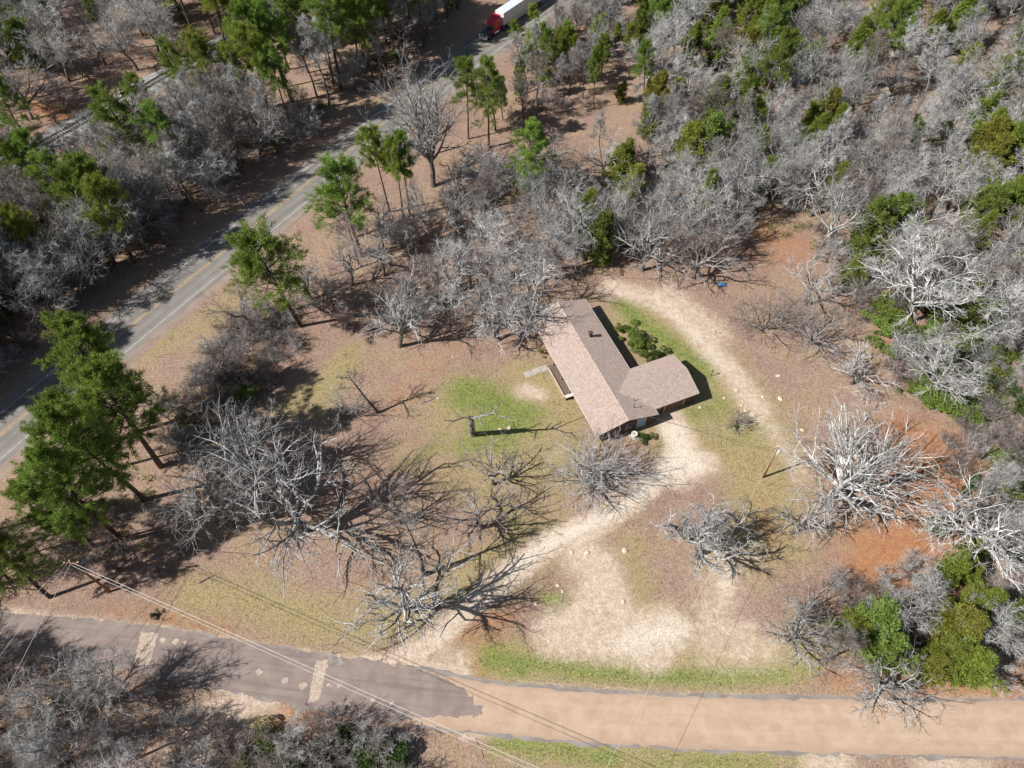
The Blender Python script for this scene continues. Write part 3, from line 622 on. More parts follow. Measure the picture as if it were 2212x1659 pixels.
# roof slopes as real slabs
def slab(name, pts, th, mat):
    mb = MB(); n = len(pts); mb.add([(x, y, z) for x, y, z in pts] + [(x, y, z - th) for x, y, z in pts], [tuple(range(n)), tuple(range(n, 2*n))[::-1]] + [(i, n+i, n+(i+1) % n, (i+1) % n) for i in range(n)])
    return mb.build(name, mat, house)
slab('roof_slope', [(0, 0, ZE), (0, -HL, ZE), (5, -HL, ZR), (5, 0, ZR)], .12, M['shingle'])
xv = 5 + (ZR - WZR) / (ZR - ZE) * 5
slab('roof_slope', [(5, 0, ZR), (5, -HL, ZR), (HW, -HL, ZE), (HW, -W1, ZE), (xv, wm, WZR), (HW, -W0, ZE), (HW, 0, ZE)], .12, M['shingle'])
slab('roof_slope', [(HW, -W0, ZE), (xv, wm, WZR), (WE, wm, WZR), (WE, -W0, ZE)], .12, M['shingle'])
slab('roof_slope', [(xv, wm, WZR), (HW, -W1, ZE), (WE, -W1, ZE), (WE, wm, WZR)], .12, M['shingle'])
MB().prism([(4.82, ZR - .045), (5, ZR + .02), (5.18, ZR - .045), (5, ZR + .005)], -HL - .01, .01, 'y').build('ridge_cap', M['shingle'], house)
MB().prism([(wm - .18, WZR - .045), (wm, WZR + .02), (wm + .18, WZR - .045), (wm, WZR + .005)], xv + .1, WE + .01).build('ridge_cap', M['shingle'], house)
def fascia(p, q, drop=.17, out=.02):
    p, q = np.array(p, float), np.array(q, float); d = norm((q - p)[:2]); n = np.array([d[1], -d[0]])
    a, b = p[:2] + n * .004, q[:2] + n * .004; a2, b2 = p[:2] + n * (.004 + out), q[:2] + n * (.004 + out)
    MB().hexa([(*a, p[2] - drop), (*b, q[2] - drop), (*b2, q[2] - drop), (*a2, p[2] - drop)], [(*a, p[2] + .012), (*b, q[2] + .012), (*b2, q[2] + .012), (*a2, p[2] + .012)]).build('fascia', M['trim'], house)
fascia((0, 0, ZE), (0, -HL, ZE)) if False else None
for p, q in (((0, -HL, ZE), (0, 0, ZE)), ((0, 0, ZE), (5, 0, ZR)), ((5, 0, ZR), (HW, 0, ZE)), ((HW, 0, ZE), (HW, -W0, ZE)), ((HW, -W0, ZE), (WE, -W0, ZE)), ((WE, -W0, ZE), (WE, wm, WZR)), ((WE, wm, WZR), (WE, -W1, ZE)),
             ((WE, -W1, ZE), (HW, -W1, ZE)), ((HW, -W1, ZE), (HW, -HL, ZE)), ((HW, -HL, ZE), (5, -HL, ZR)), ((5, -HL, ZR), (0, -HL, ZE))):
    p, q = (np.array(p), np.array(q)); fascia(q, p)
# porch along the west side
MB().box(-.55, -15.25, 0, 2.1, -8.65, .32).build('porch_slab', M['porch'], house, bevel=.02)
for y in (-9.0, -12.0, -14.9): MB().box(.18, y - .07, .32, .32, y + .07, ZE - .1).build('porch_post', M['frame'], house)
pl = MB().box(-.62, -15.7, 0, .95, -15.3, .75).build('planter', M['brick'], house); MB().box(-.68, -15.76, .75, 1.0, -15.24, .83).build('planter_cap', M['trim'], pl)
MB().box(-.66, -15.2, 0, -.56, -9.2, .52).build('porch_wall', M['patch'], house)
def opening(x, y, w, z0, z1, face, door=False, mat=None):
    """face: outward direction 'w','e','s','n'"""
    def b(d0, d1, a0, a1, za, zb):
        if face in 'we': s = -1 if face == 'w' else 1; xs = sorted((x + s * d0, x + s * d1)); return (xs[0], y + a0, za, xs[1], y + a1, zb)
        s = -1 if face == 's' else 1; ys = sorted((y + s * d0, y + s * d1)); return (x + a0, ys[0], za, x + a1, ys[1], zb)
    h = w / 2
    if door:
        d = MB().box(*b(.075, .12, -h, h, z0, z1)).build('door', mat, house)
        f = MB(); f.box(*b(.075, .15, -h - .1, -h - .004, z0, z1 + .1)); f.box(*b(.075, .15, h + .004, h + .1, z0, z1 + .1)); f.box(*b(.075, .15, -h - .004, h + .004, z1 + .004, z1 + .1)); f.build('door_frame', M['trim'], d)
        MB().box(*b(.122, .17, h - .14, h - .08, z0 + .95, z0 + 1.02)).build('handle', M['steel'], d)
        return
    wdo = MB().box(*b(.073, .085, -h, h, z0, z1)).build('window', M['glass'], house)
    f = MB()
    for a0, a1, za, zb in ((-h - .08, -h, z0 - .08, z1 + .08), (h, h + .08, z0 - .08, z1 + .08), (-h, h, z1, z1 + .08), (-h, h, z0 - .08, z0), (-.025, .025, z0, z1), (-h, -.025, (z0+z1)/2 - .02, (z0+z1)/2 + .02), (.025, h, (z0+z1)/2 - .02, (z0+z1)/2 + .02)): f.box(*b(.075, .125, a0, a1, za, zb))
    f.build('frame', M['frame'], wdo); MB().box(*b(.075, .17, -h - .12, h + .12, z0 - .15, z0 - .084)).build('sill', M['trim'], wdo)
for y in (-2.6, -6.2, -18.2, -21.8): opening(ew, y, 1.5, .95, 1.95, 'w')
opening(2.2, -10.2, 1.6, .9, 2.15, 'w'); opening(2.2, -12.2, .95, .33, 2.4, 'w', True, M['white']); opening(2.2, -14.0, 1.2, .9, 2.15, 'w')
for y in (-2.5, -6.8, -10.4): opening(HW - e, y, 1.4, .95, 2.1, 'e')
opening(HW - e, -13.4, .95, .15, 2.2, 'e', True, M['white']); opening(12.6, -W0 - e, 1.4, .95, 2.1, 'n')
opening(7.5, -HL + e, 1.3, .12, 2.5, 's', True, M['blue_door']); opening(5.4, -HL + e, .9, 1.3, 2.1, 's'); opening(2.6, -HL + e, 1.5, 1.0, 2.1, 's')
opening(13.6, -W1 + e, 3.2, .1, 2.2, 's', True, M['siding']); opening(WE - e, wm, 1.3, 1.0, 2.1, 'e'); opening(5.2, -e, 1.4, .95, 2.1, 'n')
MB().box(10.6, -W1 + e - .35, 2.0, 11.0, -W1 + e - .08, 2.2).build('wall_lamp', M['white'], house)
for x, y in ((16.9, -W1 + .25), (WE + .06, -18.6)): MB().box(x - .06, y - .08, 2.2, x + .14, y + .1, 2.48).build('eave_lamp', M['white'], house, bevel=.02)
MB().box(10.2, -15.4, 0, 11.0, -12.4, .16).build('back_step', M['concrete'], house)
MB().box(11.15, -15.2, 0, 11.3, -12.3, .8).box(11.15, -15.2, .8, 11.75, -12.3, .86).build('railing', M['wood'], house)
# things through the roof
zc = zmain(6.9); ch = MB().box(6.65, -8.35, zc - .4, 7.1, -7.9, zc + .95).build('chimney', M['dark_metal'], house); MB().box(6.58, -8.42, zc + .95, 7.17, -7.83, zc + 1.02).build('chimney_cap', M['dark_metal'], ch)
for x, y, hh in ((7.45, -21.5, .55), (6.75, -22.7, .8), (8.4, -19.9, .25)):
    zc = zmain(x) if x < xv + 1 else zmain(x); v = MB().tube((x, y, zc - .2), (x, y, zc + hh), .05, n=8).build('vent_pipe', M['dark_metal'], house, smooth=True); MB().tube((x, y, zc + hh - .02), (x, y, zc + hh + .06), .1, n=8).build('vent_cap', M['dark_metal'], v)
hm = Matrix.Translation((3.03, 76.88, 0)) @ Matrix.Rotation(math.radians(21.35), 4, 'Z')
def HP(x, y, z=0): return np.array(hm @ Vector((x, y, z)))
# walkway to the porch
wk = MB()
for k in range(4): wk.add([HP(-.7 - 1.25 * k, -8.2 - .05 * k, .0)[:3] + np.array([0, 0, z]) for z in (.05,)] + [HP(-.7 - 1.25 * k, -9.2 - .05 * k, .05), HP(-1.9 - 1.25 * k, -9.25 - .05 * k, .05), HP(-1.9 - 1.25 * k, -8.25 - .05 * k, .05)], [(0, 1, 2, 3)])
walk = link('walkway', None) if False else None
wroot = MB().add([HP(-.6, -8.12, .008), HP(-4.6, -8.3, .008), HP(-4.6, -9.4, .008), HP(-.6, -9.3, .008)], [(0, 1, 2, 3)]).build('walkway', M['patch']); tag(wroot, kind='structure')
for k in range(3):
    x0, x1 = -.7 - 1.25 * k, -1.88 - 1.25 * k
    MB().hexa([HP(x0, -8.2, .0), HP(x1, -8.25, .0), HP(x1, -9.25, .0), HP(x0, -9.2, .0)], [HP(x0, -8.2, .055), HP(x1, -8.25, .05), HP(x1, -9.25, .05), HP(x0, -9.2, .055)]).build('slab', M['concrete'], wroot)

# air conditioner beside the south gable
ac = empty('air_conditioner', HP(5.95, -25.3), math.radians(21)); tag(ac, 'cream round-topped air conditioner standing outside the shaded gable wall', 'air conditioner')
M['cream_metal'] = plain('cream_metal', (.66, .62, .54), .5, .4, 0, .08)
MB().box(-.6, -.6, 0, .6, .6, .08).build('pad', M['concrete'], ac); MB().lathe((0, 0, .08), [(.44, 0), (.47, .03), (.47, .72), (.44, .76), (.33, .77), (.32, .70)], 20).build('casing', M['cream_metal'], ac, smooth=False)
MB().lathe((0, 0, .79), [(.09, 0), (.09, .05), (.05, .07)], 12).build('fan_hub', M['dark_metal'], ac)
for k in range(4):
    a = k * math.pi / 2 + .4; MB().tube((.09 * math.cos(a), .09 * math.sin(a), .81), (.42 * math.cos(a), .42 * math.sin(a), .85 - .03), .012, n=5).build('guard_bar', M['dark_metal'], ac)

# ------------------------------------------------------------------ lorry on the highway
M['red'] = plain('red_paint', (.52, .012, .03), .25, .6, 0, .06); M['charcoal'] = plain('charcoal_paint', (.05, .055, .06), .3, .5, 0, .1); M['rubber'] = plain('tyre_rubber', (.02, .02, .02), .85, .2); M['chrome'] = plain('chrome', (.72, .73, .74), .2, .5, .9, .05)
M['trailer'] = plain('trailer_white', (.66, .66, .65), .45, .4, 0, .06, 1); M['trailer_roof'] = plain('trailer_roof', (.70, .74, .78), .4, .4, .1, .06, 1)
tdir = norm(G(1035, 97)[:2] - G(1150, 5)[:2]); q = G(1057, 97)[:2]
i = int(np.argmin(np.linalg.norm(HWY - q, axis=1))); tdir = norm(HWY[i - 2] - HWY[i + 4]); tn = np.array([tdir[1], -tdir[0]])
front = HWY[i] + (-side(HWY)[i]) * 1.75
lorry = empty('articulated_lorry', (*front, .012), math.atan2(tdir[1], tdir[0])); tag(lorry, 'red-cabbed articulated lorry with long white box trailer driving on the highway', 'truck')
# local: +x forward, x=0 at the front bumper
hood = MB().hexa([(-2.15, -1.0, .95), (-.15, -.85, .95), (-.15, .85, .95), (-2.15, 1.0, .95)], [(-2.15, -.98, 1.95), (-.35, -.72, 1.62), (-.35, .72, 1.62), (-2.15, .98, 1.95)]).build('hood', M['charcoal'], lorry, bevel=.12)
MB().box(-.16, -.5, .75, -.06, .5, 1.55).build('grille', M['chrome'], lorry, bevel=.03); MB().hexa([(-.5, -1.2, .4), (.05, -1.0, .4), (.05, 1.0, .4), (-.5, 1.2, .4)], [(-.5, -1.2, .82), (.05, -1.0, .82), (.05, 1.0, .82), (-.5, 1.2, .82)]).build('bumper', M['white'], lorry, bevel=.05)
for s in (-1, 1):
    MB().prism([(-1.95, .85), (-1.75, 1.2), (-1.3, 1.34), (-.8, 1.22), (-.5, .85)], 0, 1).v
    fe = MB(); pr = [(-2.0, .8), (-1.8, 1.2), (-1.3, 1.36), (-.75, 1.25), (-.35, .85)]; vs = [(x, s * .86, z) for x, z in pr] + [(x, s * 1.22, z - .03) for x, z in pr]; n = 5
    fe.add(vs, [tuple(range(n)), tuple(range(n, 2*n))] + [(k, (k+1) % n, n + (k+1) % n, n + k) for k in range(n)]); fe.build('fender', M['charcoal'], lorry)
    MB().box(-.42, s * 1.0 - .16, .9, -.2, s * 1.0 + .16, 1.2).build('headlight', M['white'], lorry, bevel=.04)
    MB().box(-2.35, s * 1.45 - .1, 1.9, -2.2, s * 1.45 + .1, 2.6).box(-2.32, min(s * 1.1, s * 1.4), 2.2, -2.26, max(s * 1.1, s * 1.4), 2.26).build('mirror', M['charcoal'], lorry)
    MB().tube((-4.9, s * 1.0, .75), (-3.2, s * 1.0, .75), .33, n=14).build('fuel_tank', M['chrome'], lorry, smooth=False)
cab = MB().hexa([(-5.9, -1.2, .9), (-2.15, -1.12, .9), (-2.15, 1.12, .9), (-5.9, 1.2, .9)], [(-5.9, -1.2, 2.6), (-2.9, -1.1, 2.75), (-2.9, 1.1, 2.75), (-5.9, 1.2, 2.6)])
cab.build('cab', M['red'], lorry, bevel=.1)
rp = [(-5.9, 2.55), (-2.95, 2.72), (-3.35, 3.15), (-4.1, 3.65), (-5.0, 3.95), (-5.9, 4.02)]
rf = MB(); n = len(rp); rf.add([(x, -1.15 + (z - 2.6) * .1, z) for x, z in rp] + [(x, 1.15 - (z - 2.6) * .1, z) for x, z in rp], [tuple(range(n))[::-1], tuple(range(n, 2*n))] + [(k, (k+1) % n, n + (k+1) % n, n + k) for k in range(n)]); rf.build('roof_fairing', M['red'], lorry, bevel=.1)
MB().hexa([(-2.13, -1.0, 1.98), (-2.05, -1.0, 1.98), (-2.05, 1.0, 1.98), (-2.13, 1.0, 1.98)], [(-2.85, -.98, 2.68), (-2.77, -.98, 2.68), (-2.77, .98, 2.68), (-2.85, .98, 2.68)]).build('windscreen', M['glass'], lorry)
for s in (-1, 1): MB().box(-3.6, s * 1.15 - .03, 1.85, -2.75, s * 1.15 + .03, 2.5).build('side_window', M['glass'], lorry)
MB().box(-8.6, -.45, .7, -2.2, .45, .95).build('chassis', M['charcoal'], lorry)
TX0, TX1 = -6.7, -22.85
MB().box(TX1, -1.3, 1.2, TX0, 1.3, 4.08).build('trailer_box', M['trailer'], lorry, bevel=.03); MB().box(TX1 + .03, -1.27, 4.085, TX0 - .03, 1.27, 4.11).build('trailer_roof', M['trailer_roof'], lorry)
for s in (-1, 1):
    for k in range(26): x = TX0 - .3 - k * .61; MB().box(x - .05, min(s * 1.303, s * 1.325), 1.35, x + .05, max(s * 1.303, s * 1.325), 3.98).build('side_rib', M['trailer'], lorry)
    MB().box(-18.0, s * 1.2 - .03, .55, -11.5, s * 1.2 + .03, 1.1).build('side_skirt', M['trailer'], lorry)
wheel_t = MB().lathe((0, 0, 0), [(.3, -.14), (.5, -.15), (.52, -.1), (.52, .1), (.5, .15), (.3, .14)], 18); wheel_r = MB().lathe((0, 0, 0), [(.28, -.12), (.28, .12), (.12, .16)], 14)
def mesh_of(mb, name, mat): me = bpy.data.meshes.new(name); me.from_pydata(mb.v, [], mb.f); me.materials.append(mat); return me
mt, mr = mesh_of(wheel_t, 'tyre', M['rubber']), mesh_of(wheel_r, 'rim', M['chrome'])
for x in (-1.3, -6.9, -8.2, -20.2, -21.5):
    for s in (-1, 1):
        w = link('wheel', mt, lorry, (x, s * 1.05, .52)); w.rotation_euler = (math.pi / 2 * -s, 0, 0); link('rim', mr, w)
# ------------------------------------------------------------------ poles and wires
M['pole'] = plain('pole_wood', (.30, .16, .075), .85, .1, 0, .3, 4); M['cable'] = plain('pale_cable', (.62, .60, .56), .5, .4, 0, .05); M['cable_dark'] = plain('dark_cable', (.12, .11, .10), .6, .3, 0, .05); M['galv'] = plain('galvanised', (.68, .69, .70), .4, .5, .2, .1)
pb, ph, plean = stand(1649, 1031, 1677, 968); ph = max(ph, 8.0)
ptop = np.array([*(pb[:2] + plean * 1.0), ph])
pole = empty('utility_pole', pb); tag(pole, 'brown wooden utility pole with grey transformer standing alone in the yard', 'utility pole')
tl = ptop - pb
MB().tube((0, 0, -.3), tl, .17, .11, 12).build('post', M['pole'], pole, smooth=True)
MB().lathe(tl * .87 + np.array([.36, -.1, -.45]), [(.1, 0), (.22, .02), (.22, .72), (.18, .8), (.05, .84)], 14).build('transformer', M['galv'], pole, smooth=False)
MB().lathe(tl * .87 + np.array([.36, -.1, .39]), [(.05, 0), (.07, .06), (.04, .12), (.06, .2)], 8).build('bushing', M['white'], pole)
MB().box(*(tl * .9 + np.array([.1, -.06, -.5])), *(tl * .9 + np.array([.2, .06, .1]))).build('bracket', M['steel'], pole)
MB().box(*(tl * .97 + np.array([-.05, -.05, -.05])), *(tl * .97 + np.array([.55, .05, .05]))).build('arm', M['galv'], pole); MB().lathe(tl + np.array([0, 0, 0]), [(.06, 0), (.09, .06), (.05, .12), (.08, .18)], 8).build('insulator', M['white'], pole)
MB().tube(tl * .93 + np.array([.45, .1, -.4]), tl * .93 + np.array([.45, .1, .1]), .07, n=8).build('fuse_cutout', M['white'], pole)
pb2, ph2, pl2 = stand(196, 1262, 152, 1213); ph2 = 10.0; b2 = G(152, 1213, 10.0); b2[2] = 0
pole2 = empty('utility_pole', b2); tag(pole2, 'wooden utility pole carrying the twin wires among the tall pines', 'utility pole')
MB().tube((0, 0, -.3), (0, 0, 10.2), .17, .11, 12).build('post', M['pole'], pole2, smooth=True)
MB().box(-.9, -.06, 9.6, .9, .06, 9.72).build('crossarm', M['pole'], pole2)
for x in (-.8, 0, .8): MB().lathe((x, 0, 9.73 if x else 10.2), [(.05, 0), (.07, .06), (.04, .12), (.06, .16)], 8).build('insulator', M['white'], pole2)
def wire(p, q, sag, rad, mat, label, group=None, n=28):
    t = np.linspace(0, 1, n)[:, None]; p, q = np.array(p, float), np.array(q, float); pts = p * (1 - t) + q * t; pts[:, 2] -= (4 * sag * t * (1 - t))[:, 0]
    v, f = tubes([(pts[None], np.full((1, n), rad), 5)]); o = link('overhead_wire', mesh_np('overhead_wire', v, f, mats=(mat,))); tag(o, label, 'wire', group); return o
e1 = G(1165, 1659, 9.0); dW = e1 - np.array([*b2[:2], 9.8])
wire((b2[0], b2[1], 9.8), b2 * [1, 1, 0] + [0, 0, 9.8] + dW * 1.35 - [0, 0, 0], .25, .028, M['cable'], 'upper pale wire of the pair strung over the lane', 'twin wires over the lane')
wire((b2[0] + .1, b2[1] - .35, 9.6), b2 * [1, 1, 0] + [.1, -.55, 9.6] + dW * 1.35, .28, .022, M['cable'], 'lower pale wire of the pair strung over the lane', 'twin wires over the lane')
for k, (x, y) in enumerate(((0, 1515), (-60, 1500), (-110, 1490))):
    e2 = G(x, y, 8.5); dd = e2 - np.array([*b2[:2], 9.8]); wire((b2[0] - .4 * k, b2[1], 9.8), np.array([b2[0], b2[1], 9.8]) + dd * 1.6, .15, .02 if k else .026, M['cable'], ['outermost', 'middle', 'innermost'][2 - k] + ' wire running from the pole among the pines across the lane end', 'wires leaving the pole among the pines')
wire(ptop + [0, 0, -.5], HP(7.9, -24.3, 3.1), .35, .02, M['cable_dark'], 'dark service wire from the lone pole to the house gable')
wire(ptop + [0, 0, .1], G(1310, 1659, 9.0) + (G(1310, 1659, 9.0) - ptop) * .3, .2, .018, M['cable'], 'pale thin wire from the lone pole out across the tan lane')

#TREES#
# ------------------------------------------------------------------ tree stock (shared meshes)
def stock_bare(name, seed, mc, mt='bark', **k): tr, cr = bare_tree_data(seed, **k); return tree_meshes(name, tr, cr, M[mt], M[mc], M['limb' if mc == 'limb_white' else 'bark_mid'])
def stock_pine(name, seed, m='pine', **k): return leafy_meshes(name, *pine_data(seed, **k), M['pine_bark'], M[m])
def stock_cedar(name, seed, m='cedar', **k): return leafy_meshes(name, *cedar_data(seed, **k), M['bark'], M[m])
def stock_shrub(name, seed, m='leaf', **k): return leafy_meshes(name, *shrub_data(seed, **k), M['bark'], M[m])
TALL, TALLB, OAK, OAKW = [], [], [], []        # (height, parts)
for k in range(7):       # tall woodland trees with a leader
    H = 16 + k % 3; (TALLB if k % 3 == 1 else TALL).append((H, stock_bare('woodland', 100 + k, 'limb_brown' if k % 3 == 1 else 'limb', H=H, fork=.42, spread=4.4, limbs=16, gnarl=.13, k=(7, 6, 5), r0=.19, up=.06, el=(25, 72), leader=True, twig=.013)))
for k in range(6):       # spreading woodland oaks
    H = 12 + k % 3; (OAKW if k % 2 else OAK).append((H, stock_bare('oak', 120 + k, 'limb_white' if k % 2 else 'limb', H=H, fork=.32, spread=5.6, limbs=9, gnarl=.18, k=(8, 7, 6), r0=.25, up=.05, el=(18, 82), twig=.013)))
OAKS = [(12.5, stock_bare('open_oak', 170 + k, ['limb', 'limb_brown', 'limb_white', 'limb'][k], H=12.5, fork=.34, spread=6.0, limbs=8, gnarl=.2, k=(7, 5, 4), r0=.27, up=.04, el=(14, 80), twig=.013, thick=1.25)) for k in range(4)]
SMALL = []
for k in range(4):       # twiggy small trees
    SMALL.append((6.0, stock_bare('sapling', 140 + k, ['limb_brown', 'limb'][k % 2], H=6.0, fork=.15, spread=3.0, limbs=9, gnarl=.12, k=(7, 6, 5), r0=.09, up=.05, el=(25, 82), twig=.012)))
VASE = []
for k in range(3):       # many-stemmed brush
    VASE.append((3.6, stock_bare('brush', 150 + k, ['limb_brown', 'limb_brown', 'limb'][k], H=3.6, spread=2.2, limbs=14, gnarl=.15, k=(5, 5, 4), r0=.03, up=.04, el=(25, 85), twig=.010, stems=9)))
PINE = [(18.0, stock_pine('pine', 200 + k, ['pine', 'pine_yellow', 'pine'][k % 3], H=18, cs=[.52, .6, .45, .56][k % 4], R=[3.6, 3.2, 4.0, 3.0][k % 4], nb=50)) for k in range(5)]
BIGPINE = [(24.0, stock_pine('tall_pine', 220 + k, 'pine', H=24, cs=.42, R=4.9, nb=86, r0=.34, dens=1.25)) for k in range(3)]
YPINE = [(10.0, stock_pine('young_pine', 240 + k, ['pine_yellow', 'pine'][k % 2], H=10, cs=.4, R=1.7, nb=34, r0=.12)) for k in range(3)]
CEDAR = [(8.0, stock_cedar('cedar', 260 + k, ['cedar', 'cedar', 'cedar_rust', 'leaf'][k % 4], H=8, R=[2.3, 1.8, 2.2, 2.6][k % 4], shape=[1, 1.1, .9, .7][k % 4])) for k in range(5)]
SHRUB = [(2.4, stock_shrub('shrub', 280 + k, ['leaf', 'leaf_olive', 'leaf_dark', 'leaf'][k % 4], H=2.4, R=1.7, blobs=11, n=5200)) for k in range(5)]

placed = []      # (x, y, radius) of everything that stands
def put(kind, name, x, y, label, cat, group=None, h=None, rz=None, lean=None, stretch=1.0, pick=None):
    H, parts = kind[rng.integers(len(kind)) if pick is None else pick]
    s = (h / H) if h else 1.0
    placed.append((x, y)); rz = rng.random() * 6.28 if rz is None else rz
    return plant(name, parts, (x, y), label, cat, group, (s * stretch, s * stretch, s), rz, lean, h or H)
def hero(kind, name, foot, tip, label, cat, group=None, stretch=1.0, pick=None, rz=None, hmax=40):
    b, h, ln = stand(*foot, *tip); h = min(h, hmax)
    return put(kind, name, b[0], b[1], label, cat, group, h, rz, ln, stretch, pick)
def own(name, foot, label, mc='limb', cat='tree', group=None, rz=0.0, lean=None, mt='bark', ml='bark_mid', **k):
    """a tree with a mesh of its own"""
    b = G(*foot); k.setdefault('thick', 1.1 if k.get('stems', 1) == 1 else 1.1); kk = k.get('k'); k['k'] = (max(5, kk[0] - 1), max(4, kk[1] - 2), max(0, kk[2] - (2 if kk[2] > 4 else 1))); k.setdefault('r2', .58); tr, cr = bare_tree_data(k.pop('seed'), **k); parts = tree_meshes(name, tr, cr, M[mt], M[mc], M[ml]); placed.append((b[0], b[1]))
    return plant(name, parts, b, label, cat, group, 1.0, rz, lean, k.get('H', 10))

# ---- trees of the yard, each its own
own('bare_oak_tree', (896, 1314), 'wide bare oak with lichen-pale crooked limbs over the foot of the drive', 'limb', thick=.95, seed=301, H=13.5, fork=.30, spread=10.0, limbs=10, gnarl=.19, k=(8, 6, 5), r0=.5, up=.04, el=(24, 78), twig=.013)
own('bare_tree', (919, 1240), 'tall slim bare tree casting its long trunk shadow across the dirt drive', 'limb', seed=302, H=17, fork=.5, spread=3.6, limbs=11, gnarl=.13, k=(6, 5, 5), r0=.26, up=.06, el=(30, 80), leader=True, twig=.013)
own('bare_oak_tree', (652, 1148), 'largest bare oak with long pale limbs between the tall pines and the drive', 'limb', seed=303, H=18, fork=.30, spread=11.0, limbs=9, gnarl=.16, k=(9, 7, 5), r0=.56, up=.05, el=(14, 76), twig=.014)
own('bare_oak_tree', (500, 1140), 'dense grey bare oak next to the tall pines', 'limb', seed=304, H=16, fork=.32, spread=9.0, limbs=8, gnarl=.16, k=(9, 7, 6), r0=.46, up=.05, el=(12, 78), twig=.014)
own('bare_oak_tree', (560, 1035), 'bare oak behind the largest oak, its limbs forking high', 'limb', seed=305, H=16, fork=.4, spread=7, limbs=9, gnarl=.17, k=(8, 7, 5), r0=.36, up=.06, el=(25, 82), twig=.014)
own('bare_tree', (817, 891), 'thin leaning bare tree with few twigs on the leafy lawn', 'limb_brown', seed=306, H=12, fork=.45, spread=3.2, limbs=9, gnarl=.14, k=(5, 4, 3), r0=.2, up=.05, el=(20, 65), leader=True, twig=.010, lean=(-2.6, 1.2))
own('bare_tree', (1283, 1036), 'low many-stemmed bare tree fanning out beside the south gable', 'limb', seed=307, H=6.8, spread=8.0, limbs=26, gnarl=.08, k=(7, 5, 4), r0=.12, up=.018, el=(12, 80), stems=9, twig=.012)
own('bare_oak_tree', (1502, 1200), 'stout round-headed bare oak with twisted limbs beside the white sand', 'limb', seed=308, H=10.5, fork=.36, spread=6.6, limbs=11, gnarl=.22, k=(8, 8, 6), r0=.42, up=.02, el=(5, 80), twig=.013)
own('bare_tree', (1800, 1072), 'broad pale bare tree with limbs radiating like a fan near the lone pole', 'limb_white', ml='limb', seed=309, H=13.5, fork=.2, spread=9.6, limbs=18, gnarl=.10, k=(8, 7, 5), r0=.42, up=.03, el=(14, 80), twig=.013, lean=(1.6, 1.0))
own('bare_tree', (1708, 1152), 'smaller forked bare tree with whitish bark under the pale fan-shaped tree', 'limb_white', seed=310, H=9.5, fork=.3, spread=4.4, limbs=7, gnarl=.2, k=(6, 5, 5), r0=.2, up=.03, el=(20, 80))
own('bare_tree', (936, 402), 'great vase-shaped bare tree rising beside the highway', 'limb', seed=311, H=22, fork=.3, spread=9.5, limbs=12, gnarl=.09, k=(10, 7, 6), r0=.46, up=.06, el=(28, 84), twig=.016)
own('bare_oak_tree', (864, 748), 'bare oak with a hanging side branch at the edge of the leafy lawn', 'limb', seed=312, H=14, fork=.32, spread=6.6, limbs=9, gnarl=.19, k=(8, 6, 6), r0=.34, up=.04, el=(10, 78))
own('bare_oak_tree', (1075, 735), 'bare oak whose twigs tangle west of the house', 'limb', seed=313, H=12, fork=.3, spread=6.8, limbs=9, gnarl=.2, k=(8, 7, 6), r0=.32, up=.03, el=(6, 78))
own('bare_oak_tree', (1142, 700), 'bare oak whose dark limbs reach over the north end of the roof', 'limb', seed=314, H=11.5, fork=.28, spread=7.0, limbs=9, gnarl=.2, k=(8, 7, 6), r0=.32, up=.03, el=(8, 75))
own('bare_oak_tree', (1040, 1140), 'crooked bare oak halfway along the lawn above the drive', 'limb_brown', seed=315, H=9.5, fork=.3, spread=6.0, limbs=8, gnarl=.2, k=(7, 6, 5), r0=.3, up=.03, el=(5, 70))
own('bare_oak_tree', (1064, 1046), 'small crooked bare oak between the dead tree and the drive', 'limb_brown', seed=335, H=8.5, fork=.3, spread=5.0, limbs=8, gnarl=.2, k=(6, 5, 4), r0=.24, up=.03, el=(8, 72))
own('bare_tree', (870, 1130), 'small twiggy bare tree beneath the largest oak', 'limb_brown', seed=316, H=8.5, fork=.25, spread=4.4, limbs=9, gnarl=.14, k=(7, 6, 5), r0=.15, up=.05, el=(20, 82))
own('bare_tree', (745, 905), 'little bare tree standing in pine shade on the dry grass', 'limb', seed=317, H=5.0, fork=.15, spread=3.4, limbs=9, gnarl=.14, k=(6, 6, 5), r0=.1, up=.03, el=(15, 80))
own('bare_tree', (1700, 1385), 'hazy grey bare tree leaning over the pale sand near the lane', 'limb', seed=318, H=9.0, fork=.2, spread=5.6, limbs=11, gnarl=.12, k=(8, 7, 5), r0=.2, up=.03, el=(10, 82))
own('bare_bush', (1590, 918), 'small purplish bare bush with a green tuft east of the house', 'limb_brown', cat='bush', seed=319, H=2.6, spread=2.0, limbs=12, gnarl=.12, k=(5, 5, 0), r0=.035, up=.03, el=(20, 80), stems=9, twig=.01)
own('bare_tree', (1650, 712), 'pinkish bare thicket tree with pale stems at the clearing edge', 'limb_brown', seed=320, H=8, spread=6.4, limbs=13, gnarl=.13, k=(8, 7, 5), r0=.10, up=.02, el=(12, 75), stems=5)
own('bare_tree', (1745, 745), 'pinkish bare thicket tree with drooping pale limbs', 'limb_brown', seed=321, H=9, fork=.2, spread=6.6, limbs=11, gnarl=.17, k=(8, 7, 5), r0=.24, up=.0, el=(5, 70))
own('bare_tree', (1740, 660), 'white-limbed bare tree behind the pinkish thicket', 'limb_white', seed=322, H=12, fork=.35, spread=6.0, limbs=8, gnarl=.17, k=(7, 6, 5), r0=.26, up=.05, el=(15, 80), lean=(-1.5, .5))
